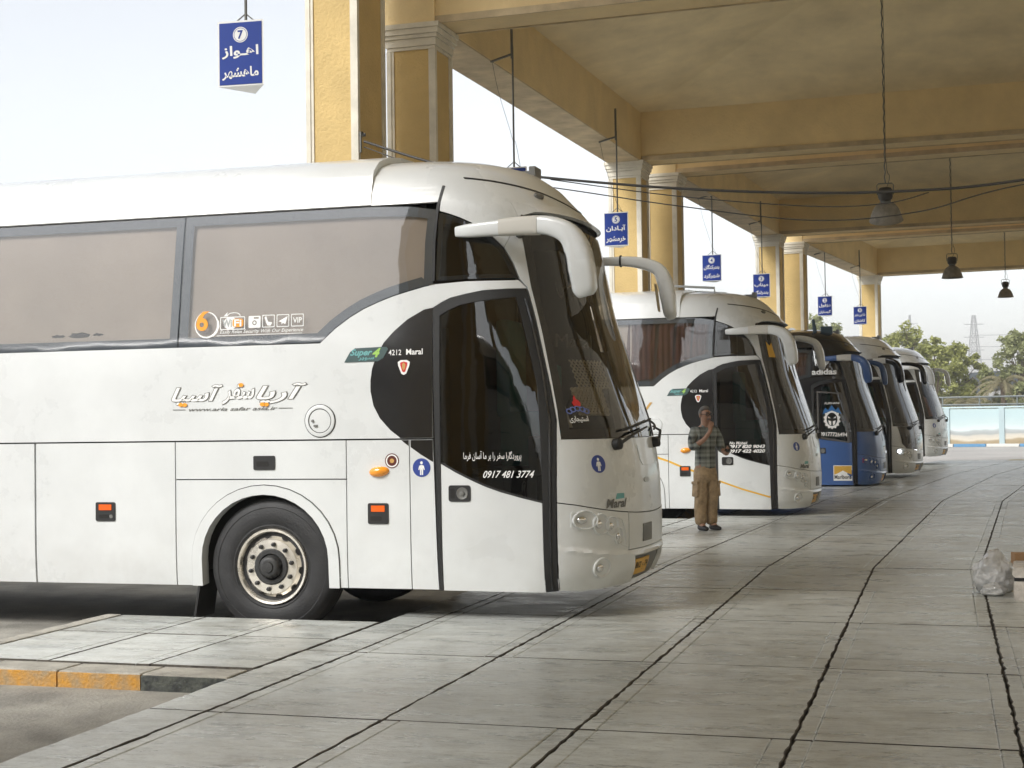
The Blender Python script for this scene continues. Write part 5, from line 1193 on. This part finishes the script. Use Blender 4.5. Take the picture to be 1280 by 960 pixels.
# ================================================================== BACKGROUND
def mural():
    m = bpy.data.materials.new('painted_mural'); m.use_nodes = True; n = m.node_tree.nodes; l = m.node_tree.links; b = n['Principled BSDF']; b.inputs['Roughness'].default_value = .8
    tc = n.new('ShaderNodeTexCoord'); sp = n.new('ShaderNodeSeparateXYZ'); l.new(tc.outputs['Object'], sp.inputs[0])
    no = n.new('ShaderNodeTexNoise'); no.inputs['Scale'].default_value = .55; no.inputs['Detail'].default_value = 7; l.new(tc.outputs['Object'], no.inputs['Vector'])
    ma = n.new('ShaderNodeMath'); ma.operation = 'MULTIPLY_ADD'; ma.inputs[1].default_value = .75; ma.inputs[2].default_value = -.375; l.new(no.outputs[0], ma.inputs[0])
    ad = n.new('ShaderNodeMath'); ad.operation = 'ADD'; l.new(sp.outputs['Z'], ad.inputs[0]); l.new(ma.outputs[0], ad.inputs[1])
    mr = n.new('ShaderNodeMapRange'); mr.inputs[2].default_value = 2.05; l.new(ad.outputs[0], mr.inputs[0])
    cr = n.new('ShaderNodeValToRGB'); e = cr.color_ramp.elements
    e[0].position = 0; e[0].color = (.30, .23, .13, 1); e[1].position = 1; e[1].color = (.46, .58, .59, 1)
    for ps, c in ((.15, (.38, .30, .19)), (.2, (.62, .57, .47)), (.3, (.55, .52, .46)), (.34, (.36, .38, .37)), (.42, (.42, .45, .45)), (.47, (.62, .70, .70)), (.6, (.52, .62, .62)), (.8, (.46, .585, .60))):
        q = e.new(ps); q.color = (*c, 1)
    l.new(mr.outputs[0], cr.inputs[0]); l.new(cr.outputs[0], b.inputs['Base Color']); return m
W0, W1 = Vector((-14, 88.5)), Vector((26, 79.2)); wd_ = (W1 - W0).normalized(); wa = math.atan2(wd_.y, wd_.x); wl_ = (W1 - W0).length
wt = empty('boundary_wall', (W0.x, W0.y, -.16), wa); tag(wt, 'low boundary wall painted with a mountain landscape, far beyond the platform', 'wall')
MUR = mural()
x = 0; i = 0
while x < wl_:
    mk('wall_panel', box(x, min(x + 2.9, wl_), -.1, .1, 0, 2.02), MUR, wt)
    mk('wall_post', box(x - .14, x + .14, -.17, .17, 0, 2.06), mat('pale_blue_post', (.42, .52, .54), .8), wt); x += 2.904
mk('coping', box(-.1, wl_ + .1, -.14, .14, 2.065, 2.15), mat('coping_blue', (.50, .62, .64), .8), wt)
for i in range(24):
    x = i * 1.7; o = mk('kerb_stone', bevbox(x, x + 1.66, -2.1, -1.9, 0, .16, .02), mat('kerb_blue', (.10, .26, .45), .7) if i % 2 else mat('kerb_white', (.66, .65, .60), .8), wt)
# rail behind the wall
fe = mk('railing', merge(*[tube([(k * 2.0, 1.2, 1.9), (k * 2.0, 1.2, 2.75)], .04, 5) for k in range(20)] + [tube([(0, 1.2, z), (39, 1.2, z)], .05, 5) for z in (2.3, 2.72)]), mat('grey_rail', (.18, .2, .2), .6)); fe.location = (W0.x, W0.y, -.2); fe.rotation_euler = (0, 0, wa); tag(fe, 'thin grey railing just above the painted boundary wall', 'railing')
ki = mk('kerb_island', merge(bevbox(0, 9, 0, 1.5, -.3, .10, .03)), mat('cream_kerb', (.58, .50, .33), .8, var=.2, vscale=3)); ki.location = (1.95, 52.8, -.12); ki.rotation_euler = (0, 0, R(-8)); tag(ki, 'low cream kerb island on the sunlit forecourt at the right edge', 'kerb')
def leafmat(name, c1, c2):
    if name in MATS: return MATS[name]
    m = bpy.data.materials.new(name); m.use_nodes = True; n = m.node_tree.nodes; l = m.node_tree.links; b = n['Principled BSDF']; b.inputs['Roughness'].default_value = .6
    g_ = n.new('ShaderNodeNewGeometry'); cr = n.new('ShaderNodeValToRGB'); cr.color_ramp.elements[0].color = (*c1, 1); cr.color_ramp.elements[1].color = (*c2, 1)
    l.new(g_.outputs['Random Per Island'], cr.inputs[0]); l.new(cr.outputs[0], b.inputs['Base Color'])
    tr = n.new('ShaderNodeBsdfTranslucent'); l.new(cr.outputs[0], tr.inputs[0]); mx = n.new('ShaderNodeMixShader'); mx.inputs[0].default_value = .35
    l.new(b.outputs[0], mx.inputs[1]); l.new(tr.outputs[0], mx.inputs[2]); l.new(mx.outputs[0], n['Material Output'].inputs[0]); MATS[name] = m; return m
LEAFA = leafmat('yellow_green_leaves', (.24, .26, .07), (.46, .47, .16)); LEAFB = leafmat('grey_green_leaves', (.22, .24, .10), (.38, .40, .19)); LEAFP = leafmat('dry_palm_leaf', (.22, .20, .11), (.36, .31, .18))
M_bark = mat('bark', (.16, .12, .085), .9, var=.3, vscale=6)
def tree(loc, h, rx, label, lm, seed, nc=46, nl=75, low=.25):
    r_ = random.Random(seed); t = empty('broadleaf_tree', loc, r_.uniform(0, 6)); tag(t, label, 'tree', 'trees beyond the boundary wall')
    parts = [tube([(0, 0, -.3), (.1, .05, h * .25), (.05, -.05, h * .5), (0, 0, h * .75)], [.16, .13, .09, .04], 8)]
    cl = []
    for i in range(nc):
        a = r_.uniform(0, 2 * math.pi); q = math.sqrt(r_.random()); zz = low + (1 - low) * r_.random() ** .8
        wz = math.sin(math.pi * min(1, max(.1, (zz - low * .6) / (1.08 - low * .6)))) ** .6
        cl.append(Vector((math.cos(a) * q * rx * wz, math.sin(a) * q * rx * wz, zz * h * (1 - .1 * q))))
    for c in cl[:14]:
        s0 = Vector((0, 0, h * r_.uniform(.25, .55))); parts.append(tube([s0, s0.lerp(c, .5) + Vector((0, 0, .15)), c], [.05, .03, .012], 5))
    mk('trunk', merge(*parts), M_bark, t)
    V, F = [], []
    for c in cl:
        cr_ = r_.uniform(.3, .62) * rx / 2.6
        for k in range(nl):
            d = Vector((r_.gauss(0, 1), r_.gauss(0, 1), r_.gauss(0, .8))).normalized() * cr_ * r_.random() ** .45; p = c + d
            u = Vector((r_.gauss(0, 1), r_.gauss(0, 1), r_.gauss(0, .7))).normalized(); v = u.cross(Vector((r_.gauss(0, 1), r_.gauss(0, 1), r_.gauss(0, 1)))).normalized()
            s = r_.uniform(.09, .17); i0 = len(V); V += [p - u * s, p + v * s * .5, p + u * s, p - v * s * .5]; F.append((i0, i0 + 1, i0 + 2, i0 + 3))
    mk('crown', (V, F), lm, t)
for i, (px_, y, h, rx, lb, lm) in enumerate((
    (-3.6, 96, 6.9, 1.9, 'leftmost bright green tree, rising just right of the last column', LEAFA), (-2.1, 99, 7.6, 2.1, 'tallest yellow-green tree behind the end of the row of coaches', LEAFA),
    (-.6, 94, 6.4, 2.0, 'bushy yellow-green tree in front of the tallest one', LEAFA), (.9, 98, 6.4, 1.9, 'yellow-green tree just left of the lattice pylon', LEAFA),
    (4.6, 96, 6.9, 2.3, 'grey-green tree at the right edge above the painted wall', LEAFB), (6.9, 99, 7.2, 2.4, 'grey-green tree beyond the right edge of the picture', LEAFB),
    (5.2, 92, 3.8, 1.7, 'low grey-green bushy tree in front of the tree at the right edge', LEAFB), (-7.4, 95, 8.3, 2.2, 'tree whose top shows thinly above the blue coach roof', LEAFB))):
    tree((px_, y, -.2), h, rx, lb, lm, 20 + i, 74, 95, .18 if lm is LEAFA else .22)
def palm(loc, h, n, L, label, seed):
    r_ = random.Random(seed); t = empty('palm_tree', loc); tag(t, label, 'palm', 'palms behind the boundary wall')
    mk('trunk', tube([(0, 0, -.3), (.05, 0, h * .5), (0, 0, h)], [.2, .17, .15], 10), M_bark, t, 60)
    for k in range(n):
        a = 2 * math.pi * k / n + r_.uniform(-.2, .2); el = r_.uniform(-.1, 1.0); V, F = [], []; pts = []
        for j in range(9):
            s = j / 8; rr_ = L * s * math.cos(el * (1 - .3 * s)); z = L * (s * math.sin(el) - .75 * s * s); pts.append(Vector((math.cos(a) * rr_, math.sin(a) * rr_, h + z)))
        sd_ = Vector((-math.sin(a), math.cos(a), 0))
        for j in range(1, 8):
            for sg in (-1, 1):
                for q in range(3):
                    b0 = pts[j].lerp(pts[j + 1], q / 3); tip = b0 + sd_ * sg * .42 * (1 - .55 * j / 8) + (pts[j + 1] - pts[j]) * 1.0 + Vector((0, 0, -.22)); i0 = len(V)
                    V += [b0, b0 + (pts[j + 1] - pts[j]) * .28, tip]; F.append((i0, i0 + 1, i0 + 2))
        v2, f2 = tube(pts, [.03 * (1 - .08 * j) for j in range(9)], 4); k0 = len(V); V += v2; F += [tuple(i + k0 for i in q) for q in f2]
        mk('frond', (V, F), LEAFP, t)
palm((1.25, 92.5, -.2), 2.5, 15, 1.7, 'pale palm left of the dark shed roof behind the painted wall', 1)
palm((3.35, 93.0, -.2), 3.6, 17, 1.9, 'dry pale palm right of the dark shed roof', 2)
sh = empty('shed', (2.2, 104, -.2)); tag(sh, 'dark grey shed with sloping roof between the palms behind the wall', 'shed')
M_shed = mat('dark_grey_sheet', (.10, .115, .13), .7, var=.2, vscale=1)
mk('shed_wall', box(-2.2, 3.6, 0, 4, 0, 3.0), M_shed, sh); mk('shed_roof', ([(-2.4, -.3, 2.6), (3.8, -.3, 3.9), (3.8, 4.3, 3.9), (-2.4, 4.3, 2.6), (-2.4, -.3, 2.75), (-.5, -.3, 4.55), (3.8, -.3, 4.75), (3.8, 4.3, 4.75), (-.5, 4.3, 4.55), (-2.4, 4.3, 2.75)], [(0, 1, 6, 5, 4), (9, 8, 7, 2, 3), (4, 5, 8, 9), (5, 6, 7, 8), (1, 2, 7, 6), (0, 4, 9, 3), (0, 3, 2, 1)]), M_shed, sh)
def pylon(loc, h, w0, label):
    t = empty('lattice_pylon', loc, R(20)); tag(t, label, 'pylon', 'power pylons on the horizon')
    ms = mat('galvanised_steel', (.28, .29, .30), .6); seg = []
    def cr(z): return w0 * (1 - .86 * z / h)
    N = 12; r_ = .055
    for sx in (-1, 1):
        for sy in (-1, 1): seg.append(tube([(sx * w0, sy * w0, 0), (sx * cr(h), sy * cr(h), h)], .09, 4))
    for i in range(N):
        z0, z1 = h * i / N, h * (i + 1) / N; a, b = cr(z0), cr(z1)
        for sx, sy, tx, ty in ((-1, -1, 1, -1), (1, -1, 1, 1), (1, 1, -1, 1), (-1, 1, -1, -1)):
            seg.append(tube([(sx * a, sy * a, z0), (tx * b, ty * b, z1)], r_, 4)); seg.append(tube([(tx * a, ty * a, z0), (sx * b, sy * b, z1)], r_, 4)); seg.append(tube([(sx * b, sy * b, z1), (tx * b, ty * b, z1)], r_, 4))
    mk('mast', merge(*seg), ms, t)
    for z in (.68, .8, .92): mk('cross_arm', tube([(-2.4, 0, h * z), (2.4, 0, h * z)], .08, 4), ms, t)
pylon((7.0, 365, -.4), 25.3, 2.3, 'tall lattice pylon standing between the two groups of trees')
pylon((-8.9, 434, -.4), 30.4, 1.4, 'fainter distant pylon whose top shows above the left trees')
for k, z in enumerate((17.6, 20.3, 14.6)):
    o = mk('power_line', tube([(7.0, 364.9, z), (35, 352, z - 1.2), (70, 338, z + .3)], .07, 4), mat('galvanised_steel')); tag(o, ('middle', 'top', 'lowest')[k] + ' power line running right from the lattice pylon', 'power line', 'power lines from the pylon')

# ================================================================== HAZE
hz = mk('haze', box(-920, 920, -920, 920, -1.6, 40), None) if False else None
me = bpy.data.meshes.new('haze'); _v, _f = box(-920, 920, -920, 920, -1.6, 34); me.from_pydata(_v, [], _f); me.update()
hz = bpy.data.objects.new('haze', me); link(hz); kind(hz, 'stuff')
hm = bpy.data.materials.new('dusty_air'); hm.use_nodes = True; hn = hm.node_tree.nodes; hn.remove(hn['Principled BSDF'])
pvn = hn.new('ShaderNodeVolumePrincipled'); pvn.inputs['Color'].default_value = (.99, .98, .95, 1); pvn.inputs['Density'].default_value = .0019; pvn.inputs['Anisotropy'].default_value = 0
hm.node_tree.links.new(pvn.outputs[0], hn['Material Output'].inputs['Volume']); me.materials.append(hm)
